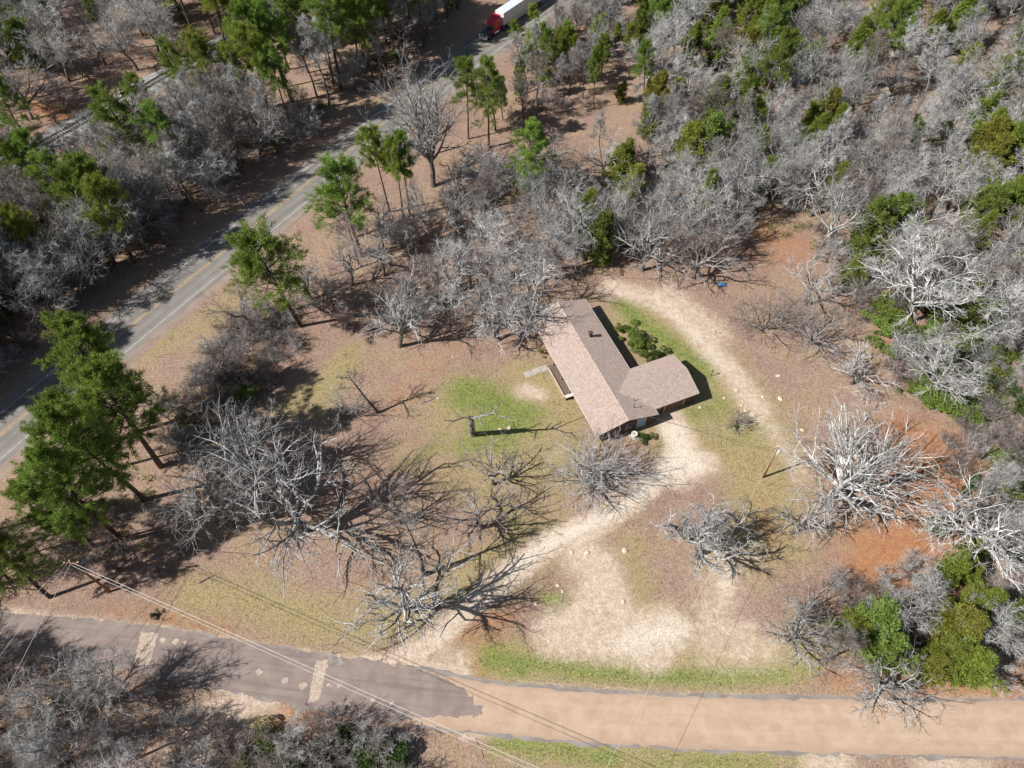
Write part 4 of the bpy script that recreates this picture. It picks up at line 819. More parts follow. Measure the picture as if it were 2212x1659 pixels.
own('bare_tree', (1760, 560), 'tall white-barked bare tree beside the rounded cedar', 'limb_white', ml='limb', seed=323, H=16, fork=.4, spread=5.5, limbs=8, gnarl=.12, k=(7, 6, 5), r0=.24, up=.07, el=(30, 82))
own('bare_oak_tree', (1385, 585), 'bare oak overhanging the sandy track north of the house', 'limb', seed=324, H=13, fork=.3, spread=6.5, limbs=9, gnarl=.2, k=(8, 6, 6), r0=.33, up=.03, el=(5, 80))
own('bare_oak_tree', (1260, 560), 'big bare oak shading the ground behind the north gable', 'limb', seed=325, H=15, fork=.3, spread=7.5, limbs=10, gnarl=.18, k=(8, 7, 6), r0=.4, up=.04, el=(8, 80))
own('bare_oak_tree', (1500, 600), 'bare oak with tangled dark twigs beside the sandy track', 'limb_brown', seed=326, H=12, fork=.3, spread=6.2, limbs=9, gnarl=.2, k=(8, 6, 6), r0=.3, up=.03, el=(8, 80))
own('bare_oak_tree', (627, 672), 'dark-limbed bare oak beside the lone roadside pine', 'limb_brown', seed=327, H=14, fork=.4, spread=6, limbs=8, gnarl=.14, k=(7, 6, 5), r0=.32, up=.06, el=(20, 80))
own('bare_oak_tree', (545, 705), 'bare roadside tree with arching limbs over the highway shoulder', 'limb_brown', seed=328, H=10, fork=.3, spread=6, limbs=8, gnarl=.15, k=(7, 6, 5), r0=.22, up=.0, el=(10, 70), lean=(-3, 1))
own('bare_oak_tree', (768, 512), 'bare oak growing against the leaning roadside pine', 'limb_brown', seed=329, H=13, fork=.35, spread=5.2, limbs=9, gnarl=.15, k=(7, 6, 5), r0=.26, up=.06, el=(20, 80))
own('bare_oak_tree', (965, 655), 'bare oak in the wooded lawn between highway and house', 'limb', seed=330, H=14, fork=.35, spread=6, limbs=9, gnarl=.18, k=(8, 6, 6), r0=.3, up=.05, el=(12, 80))
own('bare_oak_tree', (2085, 1190), 'pale crooked bare oak above the lane-side cedars', 'limb_white', ml='limb', seed=331, H=13, fork=.28, spread=8.5, limbs=11, gnarl=.2, k=(8, 7, 6), r0=.38, up=.03, el=(8, 76))
own('bare_oak_tree', (1890, 1475), 'white-twigged bare oak leaning out over the tan lane', 'limb_white', seed=332, H=7, fork=.25, spread=5.5, limbs=11, gnarl=.17, k=(8, 6, 6), r0=.22, up=.0, el=(5, 70), lean=(0, -1.6))
own('bare_oak_tree', (1840, 830), 'low pale bare oak at the edge of the green thicket', 'limb_white', seed=333, H=7.5, fork=.25, spread=5.5, limbs=9, gnarl=.2, k=(8, 6, 5), r0=.22, up=.01, el=(5, 75))

# dead broken tree on the lawn
snag = empty('dead_tree', G(1020, 939)); tag(snag, 'dead broken tree with a few bare grey limbs on the green lawn', 'tree'); placed.append(tuple(G(1020, 939)[:2]))
def limb_mesh(name, lines, mat, parent):
    bt = []
    for pts, r0, r1 in lines:
        pts = smooth_line(np.array(pts, float), .35); n = len(pts); pts = pts + rng.normal(0, .03, pts.shape); pts[0] = pts[0]; bt.append((pts[None], np.linspace(r0, r1, n)[None], 8))
    v, q = tubes(bt); return link(name, mesh_np(name, v, q, mats=(mat,)), parent)
limb_mesh('trunk', [([(0, 0, -.3), (.1, -.3, 1.5), (.2, -1.0, 4.0), (.3, -1.6, 6.3), (.35, -1.85, 7.4)], .46, .36)], M['bark_mid'], snag)
limb_mesh('limb', [([(.35, -1.7, 7.0), (1.3, -2.0, 7.8), (2.5, -2.1, 8.4), (3.4, -2.1, 8.8)], .19, .11), ([(3.4, -2.1, 8.8), (4.1, -1.6, 9.9), (4.6, -1.2, 11.0), (4.8, -.9, 11.9)], .09, .03), ([(2.9, -2.1, 8.5), (3.1, -1.5, 9.4), (3.3, -1.1, 10.2)], .1, .035),
                   ([(2.3, -2.1, 8.3), (2.0, -1.7, 9.2), (1.6, -1.4, 10.0)], .1, .035), ([(3.4, -2.1, 8.8), (4.4, -2.8, 9.0), (5.6, -3.1, 9.5)], .085, .03), ([(5.0, -3.0, 9.2), (5.9, -3.7, 9.3), (6.6, -3.9, 9.6)], .06, .025), ([(1.4, -2.0, 7.9), (1.6, -2.8, 7.6), (1.7, -3.7, 7.2)], .09, .03)], M['bark_mid'], snag)
limb_mesh('limb', [([(.3, -1.7, 7.1), (-.8, -1.9, 7.5), (-2.0, -2.4, 7.5), (-3.4, -2.5, 7.9)], .16, .05), ([(-1.0, -2.0, 7.5), (-1.9, -1.2, 8.0), (-2.8, -.7, 8.7)], .07, .025), ([(-2.0, -2.4, 7.5), (-2.7, -3.0, 7.4), (-3.3, -3.8, 7.6)], .06, .02)], M['bark_mid'], snag)
limb_mesh('limb', [([(.35, -1.85, 7.3), (.45, -1.6, 8.4), (.5, -1.3, 9.6)], .085, .03), ([(.4, -1.8, 7.2), (.9, -2.4, 7.8), (1.1, -2.9, 8.5)], .09, .03)], M['bark_mid'], snag)

# ---- pines surveyed one by one: (foot, tip, stock, stretch, label)
for foot, tip, st, sx, lb in (
    ((297, 932), (125, 716), 0, 1.1, 'tallest pine with a bright crown over the highway edge'), ((348, 1008), (190, 785), 1, 1.15, 'tall pine with a broad dark crown beside the tallest pine'),
    ((312, 1080), (90, 890), 2, .95, 'tall pine with a pale grey trunk leaning out of the shade'), ((270, 1168), (35, 1000), 0, .9, 'tall pine with a long bare trunk above the leaf-strewn bank'), ((255, 1010), (120, 850), 2, 1.0, 'shorter pine crowded between the tall pines'), ((205, 1180), (45, 1040), 1, .9, 'shorter pine at the downhill edge of the tall pines'), ((108, 1290), (-70, 1130), 1, .95, 'tall pine at the wooded corner of the lane')):
    hero(BIGPINE, 'pine_tree', foot, tip, lb, 'tree', 'tall pines by the highway bend', sx, st)
for foot, tip, st, sx, lb in (
    ((650, 705), (520, 500), 2, 1.15, 'lone roadside pine with a dense round head and a trailing lower branch'), ((782, 548), (692, 355), 2, 1.15, 'leaning roadside pine with a bulky one-sided crown'),
    ((842, 458), (787, 278), 1, .8, 'slim pine with a small tuft of crown near the great vase-shaped tree'), ((886, 466), (862, 290), 3, .8, 'slim pine behind the slim tufted pine'), ((872, 470), (848, 300), 1, .75, 'thin pine leaning between two slim pines'),
    ((1143, 440), (1140, 282), 2, 1.15, 'bushy pine standing above the tangle of bare oaks'), ((1056, 318), (1048, 143), 2, .95, 'pine with a tall clean trunk beside the highway verge'), ((1012, 300), (1008, 135), 0, .95, 'pine partly hidden behind the great vase-shaped tree'),
    ((1130, 110), (1110, 45), 2, 1.2, 'bushy pine hiding part of the white trailer'), ((1162, 75), (1150, 10), 1, 1.2, 'round pine beside the white trailer'), ((1186, 190), (1183, 65), 3, .8, 'narrow pine in the strip of trees by the highway'), ((1212, 185), (1214, 62), 1, .8, 'narrow olive pine in the strip of trees by the highway'),
    ((1283, 236), (1285, 112), 3, .62, 'solitary narrow pine in the open clearing'), ((1358, 165), (1366, 55), 1, .8, 'slim pine with a flat tuft at the edge of the clearing'), ((1390, 235), (1392, 90), 3, .9, 'columnar pine at the edge of the clearing'), ((1430, 100), (1440, 5), 2, 1.3, 'broad yellow-green pine at the wood edge behind the clearing'),
    ((320, 300), (290, 155), 0, .9, 'pine standing alone beside the railway'), ((318, 330), (300, 245), 1, .7, 'short pine below the lone railway pine'), ((160, 535), (100, 335), 2, 1.15, 'dark pine with a straight trunk among grey bare trees'), ((90, 480), (30, 305), 0, 1.1, 'pine crowding the dark straight-trunked pine'),
    ((70, 330), (0, 170), 2, 1.1, 'pine beyond the railway end'), ((120, 620), (20, 440), 1, .9, 'pine low in the bare wood above the highway bend')):
    hero(PINE, 'pine_tree', foot, tip, lb, 'tree', None, sx, st, hmax=24)
# ---- cedars and green shrubs of the yard and lane side
for foot, h, st, sx, lb in (
    ((1865, 1395), 9.5, 3, 1.25, 'broad bright green cedar at the corner of the sandy lot'), ((1825, 1380), 7.5, 0, 1.3, 'green cedar pressed against the broad bright cedar'), ((2050, 1450), 9.5, 0, 1.3, 'big olive-green cedar beside the tan lane'), ((1985, 1462), 6.5, 2, 1.2, 'small rust-tinged cedar under bare white twigs'),
    ((2150, 1345), 6.0, 3, 1.1, 'small bright cedar behind the big olive-green cedar'), ((2090, 1200), 6.0, 0, 1.3, 'green cedar under the pale crooked oak'), ((2010, 1150), 4.0, 3, 1.2, 'low round cedar on the orange leaf litter'), ((1850, 570), 13.0, 3, .95, 'rounded tall cedar overlooking the clearing'), ((1825, 630), 8.0, 0, 1.0, 'dark cedar at the foot of the rounded tall cedar'),
    ((2090, 590), 4.0, 2, 1.0, 'small golden cedar on bare ground'), ((2105, 505), 4.0, 1, 1.0, 'small dark cedar on bare ground'), ((2080, 1250), 5.0, 0, 1.2, 'spreading cedar among white branches'), ((1400, 225), 6.0, 2, 1.0, 'dark cedar at the foot of the columnar pine'), ((1340, 220), 5.0, 0, 1.1, 'squat cedar at the edge of the clearing'),
    ((1600, 330), 12, 3, .8, 'bright cedar nearest the yard in a line of three'), ((1605, 270), 11, 3, .8, 'middle bright cedar in a line of three'), ((1590, 215), 10, 3, .8, 'bright cedar farthest from the yard in a line of three'), ((1700, 50), 11, 3, .9, 'bright cedar at the far wood edge'), ((1990, 120), 11, 1, 1.2, 'dark cedar deep in the wood'), ((2050, 110), 13, 0, 1.2, 'tall olive cedar deep in the wood')):
    b = G(*foot); put(CEDAR, 'cedar_tree', b[0], b[1], lb, 'tree', None, h, None, None, sx, st)
for k, (x, y, h, sx, st, lb) in enumerate(((1340, 715, 1.6, .9, 3, 'lowest yellow-green shrub behind the house'), (1362, 728, 2.0, 1.1, 0, 'rounded shrub in the bed behind the house'), (1372, 748, 2.1, 1.15, 3, 'fullest rounded shrub in the bed behind the house'), (1395, 773, 2.0, 1.15, 0, 'rounded shrub in the corner between the house wings'), (1418, 770, 1.7, .9, 2, 'dark bare-topped shrub in the corner between the house wings'), (1388, 742, 1.6, .8, 2, 'dark shrub on the lawn side of the bed'),
                                        (1392, 948, 1.3, .85, 2, 'spiky dark green shrub beside the air conditioner'), (1170, 764, 1.2, .6, 0, 'small green shrub under the west eave'), (1588, 924, .7, .7, 3, 'green tuft under the purplish bare bush'), (335, 1330, .9, .7, 2, 'small dark shrub on the lane verge'),
                                        (575, 1625, 2.8, 1.1, 1, 'olive shrub under white twigs below the lane'), (700, 1630, 2.8, 1.1, 2, 'dark evergreen shrub below the lane'), (790, 1635, 3.0, 1.1, 2, 'tallest dark evergreen shrub below the lane'), (640, 1650, 2.6, 1.3, 2, 'low dark shrub below the lane'), (860, 1650, 2.6, 1.2, 2, 'dark shrub at the foot of the lane bank'))):
    b = G(x, y); put(SHRUB, 'leafy_shrub', b[0], b[1], lb, 'shrub', None, h, None, None, sx, st)

# ---- woods: scattered trees with their own spots
def zone(poly, spacing, n_max, jitter_tries=30000, clear=True, avoid=2.6, seed=0, verge=10.5):
    r = np.random.default_rng(seed); Q = GP(poly); lo, hi = Q.min(0), Q.max(0); A = r.random((jitter_tries, 2)) * (hi - lo) + lo
    A = A[inside(A, Q)]
    if clear: A = A[(dist_to_line(A, HWY) > verge) & (dist_to_line(A, LANE) > 5.0) & (dist_to_line(A, RAIL) > 4.5)]
    A = A[~inside(A, GP([(940, 70), (1000, 20), (1110, 40), (1120, 250), (960, 260)]))]
    A = A[~inside(A, GP([(20, 352), (150, 283), (345, 172), (430, 205), (390, 310), (270, 385), (120, 450), (40, 440)]))]; got = []; pl = np.array(placed)
    for a in A:
        if len(got) >= n_max: break
        if len(pl) and np.min(np.hypot(*(pl - a).T)) < avoid: continue
        if got and np.min(np.hypot(*(np.array(got) - a).T)) < spacing * (.8 + .5 * r.random()): continue
        got.append(a)
    return got
def wood(poly, spacing, n, where, mix, seed, hs=(.8, 1.2), avoid=2.6):
    """mix: list of (weight, stock, name, describing phrase, category)"""
    r = np.random.default_rng(seed + 500); wts = np.array([m[0] for m in mix], float); wts /= wts.sum()
    for a in zone(poly, spacing, n, seed=seed, avoid=avoid):
        _, stock, nm, ph, cat = mix[r.choice(len(mix), p=wts)]; k = r.integers(len(stock)); u = r.random(); H = stock[k][0] * (hs[0] + (hs[1] - hs[0]) * u)
        if cat == 'tree': ph = ('taller ' if u > .5 else 'lower ') + ph
        H *= 1.5 if nm == 'cedar_tree' else 1.0
        put(stock, nm, a[0], a[1], f'{ph} {where}', cat, f'{ph}s {where}', H, None, r.normal(0, .6, 2), .85 + .35 * r.random(), k)
T1 = (TALL, 'bare_tree', 'straight leafless grey tree', 'tree'); T2 = (TALLB, 'bare_tree', 'straight leafless brown-twigged tree', 'tree'); T3 = (OAK, 'bare_oak_tree', 'spreading leafless grey oak', 'tree'); T4 = (OAKW, 'bare_oak_tree', 'spreading whitish leafless oak', 'tree')
T5 = (OAKS, 'bare_oak_tree', 'open-crowned leafless oak', 'tree')
def TB(w, a=1., b=1., c=1., d=1.): return [(w * a / 4, *T1), (w * b / 4, *T2), (w * c / 4, *T3), (w * d / 4, *T4)]
TS = (SMALL, 'small_bare_tree', 'bushy leafless small tree', 'tree'); TP = (PINE, 'pine_tree', 'green pine', 'tree'); TC = (CEDAR, 'cedar_tree', 'green cedar', 'tree'); TV = (VASE, 'bare_bush', 'bare twiggy bush', 'bush'); TG = (SHRUB, 'leafy_shrub', 'leafy green shrub', 'shrub'); TY = (YPINE, 'young_pine_tree', 'young pine', 'tree')
wood([(395, 272), (480, 295), (600, 290), (730, 250), (860, 155), (990, 45), (1010, -40), (900, -120), (350, -120), (365, 60)], 4.0, 90, 'in the pine stand beyond the highway', [(6, *TP), *TB(.6, 2, 1, .5, .5)], 1, (.95, 1.3))
wood([(560, 400), (720, 270), (860, 160), (1010, 30), (1010, -60), (930, -60), (760, 120), (640, 250)], 4.0, 34, 'on the shaded verge beyond the highway', [*TB(3, 2, 1, .6, .4), (1.3, *TP), (1, *TS), (1.0, *TG)], 2, (.9, 1.2))
wood([(-60, 800), (-260, 1000), (-260, 400), (0, 395), (200, 300), (330, 240), (480, 285), (600, 290), (700, 290), (560, 420), (380, 560), (180, 720), (-60, 920)], 3.3, 225, 'between railway and highway', [*TB(6, 1.3, 1.3, .8, .5), (1.6, *TS), (.6, *TP), (.7, *TV)], 3, (.8, 1.12))
wood([(-380, 980), (-380, 560), (-20, 520), (90, 640), (40, 760), (-90, 900)], 5.0, 26, 'in the dark wood at the highway bend', [(4, *TP), *TB(1.0)], 30, (.9, 1.2))
wood([(-200, 330), (-200, -110), (380, -110), (360, 130), (150, 230), (0, 330)], 3.9, 105, 'beyond the railway', [*TB(6, .9, .9, 1.2, 1), (1.8, *TS), (.8, *TC), (.6, *TP)], 4, (.9, 1.2))
wood([(1150, 140), (1230, 20), (1330, -10), (1340, 110), (1250, 225), (1140, 262), (1070, 300), (1050, 240)], 2.9, 62, 'in the strip between highway and clearing', [(2.6, *TS), *TB(2, 1.6, 1.6, .4, .4), (1.6, *TY)], 5, (.65, .95))
wood([(1345, -110), (2400, -110), (2450, 330), (1640, 330), (1480, 300), (1400, 180)], 4.0, 240, 'in the far wood behind the clearing', [*TB(6, .8, .9, 1.1, 1), (1.6, *TS), (3.4, *TC), (.8, *TP)], 6, (.75, 1.1))
wood([(1400, 200), (1480, 300), (1640, 330), (2450, 330), (2450, 720), (2250, 720), (1960, 640), (1880, 600), (1740, 490), (1580, 440), (1400, 330)], 4.0, 205, 'in the wood overlooking the yard', [*TB(4.4, .7, 1.1, 1.1, 1.1), (1.8, *T5), (1.6, *TS), (3.6, *TC), (.8, *TV)], 7, (.7, 1.05))
wood([(960, 450), (1080, 400), (1250, 375), (1400, 330), (1520, 400), (1600, 470), (1600, 560), (1480, 580), (1340, 560), (1180, 590), (1000, 540)], 4.6, 74, 'in the copse north of the house', [*TB(2.6, .8, .8, 1.2, 1.2), (4.5, *T5), (1.4, *TS), (.5, *TC), (1.2, *TV)], 8, (.7, .95))
wood([(660, 640), (760, 570), (930, 480), (1010, 560), (1160, 610), (1130, 690), (1010, 720), (860, 700), (700, 720)], 5.2, 30, 'on the leafy ground west of the house', [*TB(1, .6, .8, 1.5, 1.1), (5, *T5), (1.2, *TS), (1, *TV)], 9, (.65, .95))
wood([(2110, 640), (2300, 600), (2300, 1250), (2080, 1160), (2040, 960), (2120, 860)], 4.6, 34, 'in the thicket east of the yard', [*TB(3, .3, .8, 1.2, 1.7), (2.6, *TS), (2.0, *TV)], 10, (.55, .85))
wood([(1885, 660), (2140, 620), (2160, 860), (2060, 900), (1930, 830)], 2.6, 85, 'in the green thicket east of the yard', [(6, *TG), (.9, *TV), (.35, *T4)], 11, (.75, 1.5), 1.0)
wood([(2080, 880), (2300, 850), (2300, 1300), (2080, 1150)], 3.6, 28, 'on the slope below the thicket', [(3, *TG), (2, *TV)], 12, (.7, 1.2), 1.5)
wood([(1740, 1270), (1900, 1250), (2320, 1230), (2320, 1490), (1990, 1500), (1760, 1440)], 3.8, 26, 'around the cedars by the tan lane', [(3.0, *TS), *TB(2.4, .2, .8, 1.3, 1.7), (1.5, *TV), (1.0, *TC)], 13, (.6, .85), 2.2)
wood([(-160, 1450), (120, 1440), (300, 1480), (430, 1540), (520, 1640), (560, 1800), (-160, 1800)], 3.8, 40, 'in the thicket below the lane', [*TB(3, 1, 1, 1, 1.4), (2.4, *TS), (2, *TV), (.5, *TG)], 14, (.65, 1.0), 1.8)
wood([(-420, 1480), (-60, 1440), (-60, 1800), (-420, 1800)], 6, 14, 'at the lane corner', [*TB(3)], 15, (.95, 1.2))
wood([(-420, 1350), (-420, 1080), (-120, 1080), (60, 1230), (-20, 1300)], 5.0, 18, 'behind the tall pines', [*TB(3), (2.5, *TP)], 16, (.85, 1.1))
wood([(330, 960), (420, 800), (520, 690), (640, 690), (640, 760), (560, 850), (480, 900), (400, 990)], 2.7, 52, 'in the brambly hollow by the highway bend', [(5, *TV), (1.2, *TS), (.4, *TG)], 17, (.6, 1.0), 1.5)
wood([(560, 1580), (880, 1600), (860, 1700), (560, 1720)], 2.4, 26, 'on the bank below the lane', [(2.5, *TS), (2, *TV)], 18, (.6, .9), 1.2)
wood([(150, 1100), (330, 1110), (400, 1180), (330, 1260), (120, 1240)], 4.0, 16, 'on the bank under the tall pines', [(3, *TV), (1, *TS), (.7, *TG)], 19, (.5, .8), 1.5)
wood([(1780, 500), (1900, 600), (1880, 700), (1800, 640)], 3.2, 12, 'beside the rounded tall cedar', [(2, *TS), (1, *TV), (1, *TG)], 20, (.7, 1.0), 1.5)

# ---- undergrowth: bare stalks and dry stems nobody could count, one mass over the wood floor
def mass(name, polys, n, h, label, mat, seed, leafy=False, stems=6):
    r = np.random.default_rng(seed); allv, allq = [], []; off = 0; pts = []
    area = []
    for po in polys:
        Q = GP(po); x, y = Q[:, 0], Q[:, 1]; area.append(abs(np.dot(x, np.roll(y, 1)) - np.dot(y, np.roll(x, 1))) / 2)
    for po, ar in zip(polys, area):
        Q = GP(po); m = int(n * ar / sum(area)); A = r.random((m * 4 + 50, 2)) * (Q.max(0) - Q.min(0)) + Q.min(0); A = A[inside(A, Q)]
        A = A[(dist_to_line(A, HWY) > 6.8) & (dist_to_line(A, LANE) > 4.6) & (dist_to_line(A, RAIL) > 4)][:m]; pts.append(A)
    A = np.concatenate(pts); B = len(A)
    st = np.repeat(np.c_[A, np.zeros(B)], stems, 0) + np.c_[r.normal(0, .35, (B * stems, 2)), np.zeros(B * stems)]
    d = np.c_[r.normal(0, .5, (B * stems, 2)), np.ones(B * stems)]; L = h * (.4 + .9 * r.random(B * stems)) * np.repeat(.5 + r.random(B), stems)
    p, q = grow(r, st, d, L, 2, .25, .0, np.full(B * stems, .014), np.full(B * stems, .006))
    p2, q2, _ = sprout(r, p, q, L, 2, .35, (30, 65), .5, 2, .2, .0, .8, .008, .2)
    v, f = tubes([(p, q, 3), (p2, q2, 3)]); o = link(name, mesh_np(name, v, f, mats=(mat,))); tag(o, label, 'undergrowth', None, 'stuff'); return o
mass('undergrowth', [[(-260, 1000), (-260, -60), (1000, -60), (960, 60), (700, 280), (400, 540), (180, 720), (-60, 920)], [(1345, -60), (2400, -60), (2400, 680), (1930, 560), (1560, 430), (1400, 300)], [(1060, 300), (1340, -10), (1340, 110), (1250, 225)]], 2600, 1.6, 'dry grey undergrowth covering the wood floor', M['limb_brown'], 61)
mass('undergrowth', [[(340, 960), (420, 780), (520, 680), (640, 690), (640, 760), (480, 900)], [(1880, 640), (2300, 600), (2300, 1250), (2020, 1000)], [(-100, 1460), (300, 1470), (520, 1640), (540, 1720), (-100, 1720)], [(960, 420), (1230, 290), (1500, 450), (1340, 560), (1000, 560)], [(1760, 1270), (2300, 1230), (2300, 1490), (1780, 1450)]], 1500, 1.2, 'brown brambly undergrowth at the edges of the yard', M['limb_brown'], 62)

# ------------------------------------------------------------------ small things lying about
M['stone'] = plain('pale_stone', (.62, .52, .40), .9, .1, 0, .15, 5); M['sawn'] = plain('sawn_wood', (.55, .40, .22), .85, .1, 0, .2, 6); M['blue_tarp'] = plain('blue_tarp', (.06, .16, .30), .6, .3); M['sign_back'] = plain('sign_metal', (.6, .62, .62), .4, .5, .3)
def stone(seed, s, mat):
    r = np.random.default_rng(seed); mb = MB(); mb.lathe((0, 0, 0), [(s * .9, -.03), (s, s * .2), (s * .75, s * .5), (s * .3, s * .62)], 8); mb.v = [tuple(np.array(v) * (1 + r.normal(0, .13, 3)) * (1.15, .85, 1)) for v in mb.v]
    return mesh_of(mb, 'stone', mat)
ST = [stone(k, .3, M['stone']) for k in range(4)]
for k, (x, y, s, lb, gp) in enumerate([(x, y, s, 'pale stone lying on the grass east of the house', 'stones east of the house') for x, y, s in ((1590, 843, 1), (1602, 876, .8), (1611, 888, 1), (1648, 857, .9), (1685, 861, 1.3), (1681, 812, 1.1), (1512, 880, .9), (1733, 929, 1), (1565, 860, .8))] +
                                     [(x, y, s, 'pale stone beside the sand pit near the drive', 'stones beside the sand pit') for x, y, s in ((1235, 1193, .9), (1268, 1195, 1.3), (1350, 1190, 1.4), (1205, 1265, .8), (1346, 1300, 1.0), (1157, 1305, .8), (1186, 1385, .7), (1215, 1278, .7))] +
                                     [(x, y, s, 'pale stone on the green lawn', 'stones on the lawn') for x, y, s in ((1080, 928, 1.1), (1100, 925, 1.2), (945, 860, .7), (978, 770, .6))] + [(1302, 948, 1.0, 'pinkish stone beside the air conditioner shrub', None)]):
    b = G(x, y); o = link('stone', ST[k % 4], None, (b[0], b[1], 0)); o.scale = (s, s, s * .8); o.rotation_euler = (0, 0, k * 1.3); tag(o, lb, 'stone', gp)
# stumps, posts, sign, bits
b = G(162, 1540); st = empty('tree_stump', b); tag(st, 'tall sawn-off trunk with a fresh yellow cut below the lane', 'stump')
MB().lathe((0, 0, -.2), [(.62, 0), (.5, .5), (.46, 3.2), (.44, 6.2)], 14).build('trunk', M['bark'], st, smooth=True); MB().lathe((0, 0, 6.0), [(.43, 0), (.42, .04)], 14).build('cut_face', M['sawn'], st)
def small_post(name, x, y, h, label, cat, mat='steel', r=.045, cap=None):
    o = empty(name, G(x, y)); tag(o, label, cat); MB().tube((0, 0, -.1), (0, 0, h), r, n=8).build('post', M[mat], o, smooth=True)
    if cap == 'lamp': MB().lathe((0, 0, h), [(.09, 0), (.13, .05), (.13, .22), (.03, .3)], 10).build('lamp_head', M['dark_metal'], o)
    if cap == 'sign': MB().box(-.4, -.02, h - .95, .4, .02, h - .02).build('sign_plate', M['sign_back'], o)
    if cap == 'tap': MB().box(-.05, -.2, h - .1, .05, .05, h).build('tap', M['steel'], o)
small_post('yard_lamp', 1536, 812, 1.1, 'short dark lamp post on the grass off the wing end', 'lamp', 'dark_metal', .05, 'lamp')
small_post('standpipe', 1544, 722, 1.1, 'thin rusty standpipe beside the sandy track', 'pipe', 'steel', .04, 'tap')
small_post('road_sign', 806, 200, 2.3, 'back of a small pale road sign on the highway verge', 'sign', 'steel', .04, 'sign')
small_post('marker_post', 355, 1340, .9, 'dark marker post in the lane verge near the small shrub', 'post', 'dark_metal', .05); small_post('marker_post', 985 - 263, 1412, .8, 'dark marker post in the lane verge near the second pale patch', 'post', 'dark_metal', .05)
tp = MB(); r = np.random.default_rng(4); b = G(1560, 616)
me_v, me_f = [], []
for i_ in range(7):
    for j_ in range(5): me_v.append((i_ * .22 - .7 + r.normal(0, .05), j_ * .2 - .45 + r.normal(0, .05), .1 + .35 * abs(math.sin(i_ * 1.3 + j_)) * r.random() + .12 * (0 < i_ < 6)))
for i_ in range(6):
    for j_ in range(4): me_f.append((i_ * 5 + j_, i_ * 5 + j_ + 5, i_ * 5 + j_ + 6, i_ * 5 + j_ + 1))
me = bpy.data.meshes.new('tarp'); me.from_pydata(me_v, [], me_f); me.materials.append(M['blue_tarp']); o = link('crumpled_tarp', me, None, b); tag(o, 'crumpled blue tarp on the ground beneath bare branches', 'tarp')
sol = o.modifiers.new('thick', 'SOLIDIFY'); sol.thickness = .02
# fallen branches
for k, (x, y, a, L, lb) in enumerate(((905, 872, .3, 2.6, 'fallen bare branch on the lawn beside the thin leaning tree'), (2050, 880, .2, 3.0, 'fallen white branch below the green thicket'), (430, 1260, .5, 2.4, 'fallen grey branch on the bank by the twin wires'))):
    r = np.random.default_rng(k + 70); p, q = grow(r, np.array([[0, 0, .12]]), np.array([[math.cos(a), math.sin(a), 0]]), np.array([L]), 7, .15, .0, np.array([.09]), np.array([.02])); p[..., 2] = .12 + .06 * np.arange(7) / 6
    p2, q2, l2 = sprout(r, p, q, np.array([L]), 6, .3, (25, 60), .5, 4, .15, .04, .6, .015); v, f = tubes([(p, q, 6), (p2, q2, 4)]); o = link('fallen_branch', mesh_np('fallen_branch', v, f, mats=(M['limb'],)), None, G(x, y)); tag(o, lb, 'branch')

# ------------------------------------------------------------------ grass tufts and sticks strewn over the ground (uncountable)
def strewn():
    r = np.random.default_rng(88); near = (np.abs(XY[:, 0]) < 70) & (XY[:, 1] > 12) & (XY[:, 1] < 100)
    w = np.clip(np.maximum(green * 1.2, dry * .5) - .9 * sandf, 0, 1) * near * (dist_to_line(XY, LANE) > 3.6) * (dist_to_line(XY, HWY) > 6); idx = r.choice(len(XY), 9000, p=w / w.sum())
    c = np.c_[XY[idx] + r.uniform(-.4, .4, (9000, 2)), np.zeros(9000)]
    tri = tufts(r, c, np.tile([0, 0, 1.0], (9000, 1)), 5, .17, .05, .6, .12); tri[:, 2] = np.maximum(tri[:, 2], .0)
    o = link('grass_tufts', mesh_np('grass_tufts', tri, None, np.arange(len(tri)).reshape(-1, 3), smooth=False, mats=(M['grass_blade'],))); tag(o, 'short grass tufts scattered over the yard and verges', 'grass', None, 'stuff')
    w = near * (sandf < .5) * (dist_to_line(XY, LANE) > 3.4) * (dist_to_line(XY, HWY) > 6); w = w * np.clip(.35 + .65 * np.sin(XY[:, 0] * .3) * np.sin(XY[:, 1] * .23 + 1), .05, 1); idx = r.choice(len(XY), 2600, p=w / w.sum())
    hx = hm.inverted(); p0 = np.c_[XY[idx], np.full(2600, .03)]
    keep = np.array([not (-.6 < (hx @ Vector(q)).x < 18 and -25 < (hx @ Vector(q)).y < .5) for q in p0]); p0 = p0[keep]; n = len(p0); a = r.random(n) * 6.28
    p, q = grow(r, p0, np.c_[np.cos(a), np.sin(a), np.zeros(n)], .4 + 1.6 * r.random(n) ** 2, 3, .12, .01, .012 + .025 * r.random(n) ** 3, np.full(n, .008))
    v, f = tubes([(p, q, 3)]); o = link('fallen_twigs', mesh_np('fallen_twigs', v, f, mats=(M['limb'],))); tag(o, 'fallen twigs strewn over the leaf litter', 'twigs', None, 'stuff')
strewn()

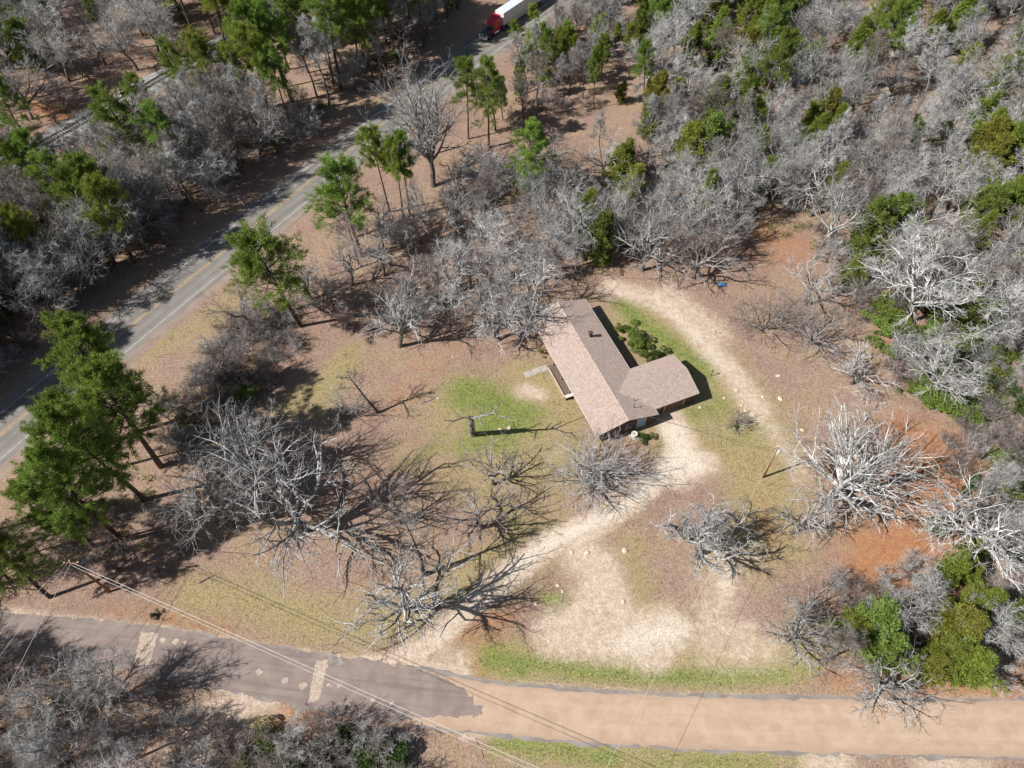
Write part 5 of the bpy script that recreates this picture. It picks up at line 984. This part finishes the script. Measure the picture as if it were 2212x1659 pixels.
def green_mass(polys, n, seed):
    r = np.random.default_rng(seed); pts = []; area = []
    for po in polys: Q = GP(po); x, y = Q.T; area.append(abs(np.dot(x, np.roll(y, 1)) - np.dot(y, np.roll(x, 1))) / 2)
    for po, ar in zip(polys, area):
        Q = GP(po); m = int(n * ar / sum(area)); A = r.random((m * 4 + 50, 2)) * (Q.max(0) - Q.min(0)) + Q.min(0); A = A[inside(A, Q)]
        A = A[(dist_to_line(A, HWY) > 8) & (dist_to_line(A, LANE) > 5) & (dist_to_line(A, RAIL) > 5)]; w = np.sin(A[:, 0] * .21 + 1) * np.sin(A[:, 1] * .17) + r.normal(0, .4, len(A)); pts.append(A[w > 0][:m])
    A = np.concatenate(pts); B = len(A); K = 70; rad = .5 + .7 * r.random(B)
    d = norm(r.normal(0, 1, (B, K, 3))); d[..., 2] = np.abs(d[..., 2]); c = np.c_[A, np.zeros(B)][:, None] + d * (rad[:, None] * (.4 + .6 * r.random((B, K))))[..., None] * np.array([1, 1, 1.2])
    e = norm(d + r.normal(0, .7, d.shape)); p = norm(np.cross(e, r.normal(0, 1, d.shape))); sz = .2 * (.6 + .8 * r.random((B, K, 1)))
    tri = np.stack([c + p * sz * .4, c - p * sz * .4, c + e * sz], 2).reshape(-1, 3)
    o = link('undergrowth', mesh_np('undergrowth', tri, None, np.arange(len(tri)).reshape(-1, 3), smooth=False, mats=(M['leaf_olive'],))); tag(o, 'low olive-green evergreen undergrowth beneath the leafless trees', 'undergrowth', None, 'stuff')
green_mass([[(1345, -60), (2400, -60), (2400, 680), (1960, 640), (1560, 450), (1400, 330)], [(1890, 650), (2300, 600), (2300, 1250), (2040, 1000)], [(960, 450), (1250, 380), (1500, 450), (1340, 560), (1000, 540)], [(340, 960), (420, 780), (520, 680), (640, 700), (480, 900)], [(60, 1060), (330, 1020), (380, 1160), (250, 1260), (60, 1250)], [(-200, 900), (0, 400), (600, 290), (380, 540), (180, 700)], [(1780, 1280), (2300, 1230), (2300, 1480), (1800, 1440)]], 1500, 91)
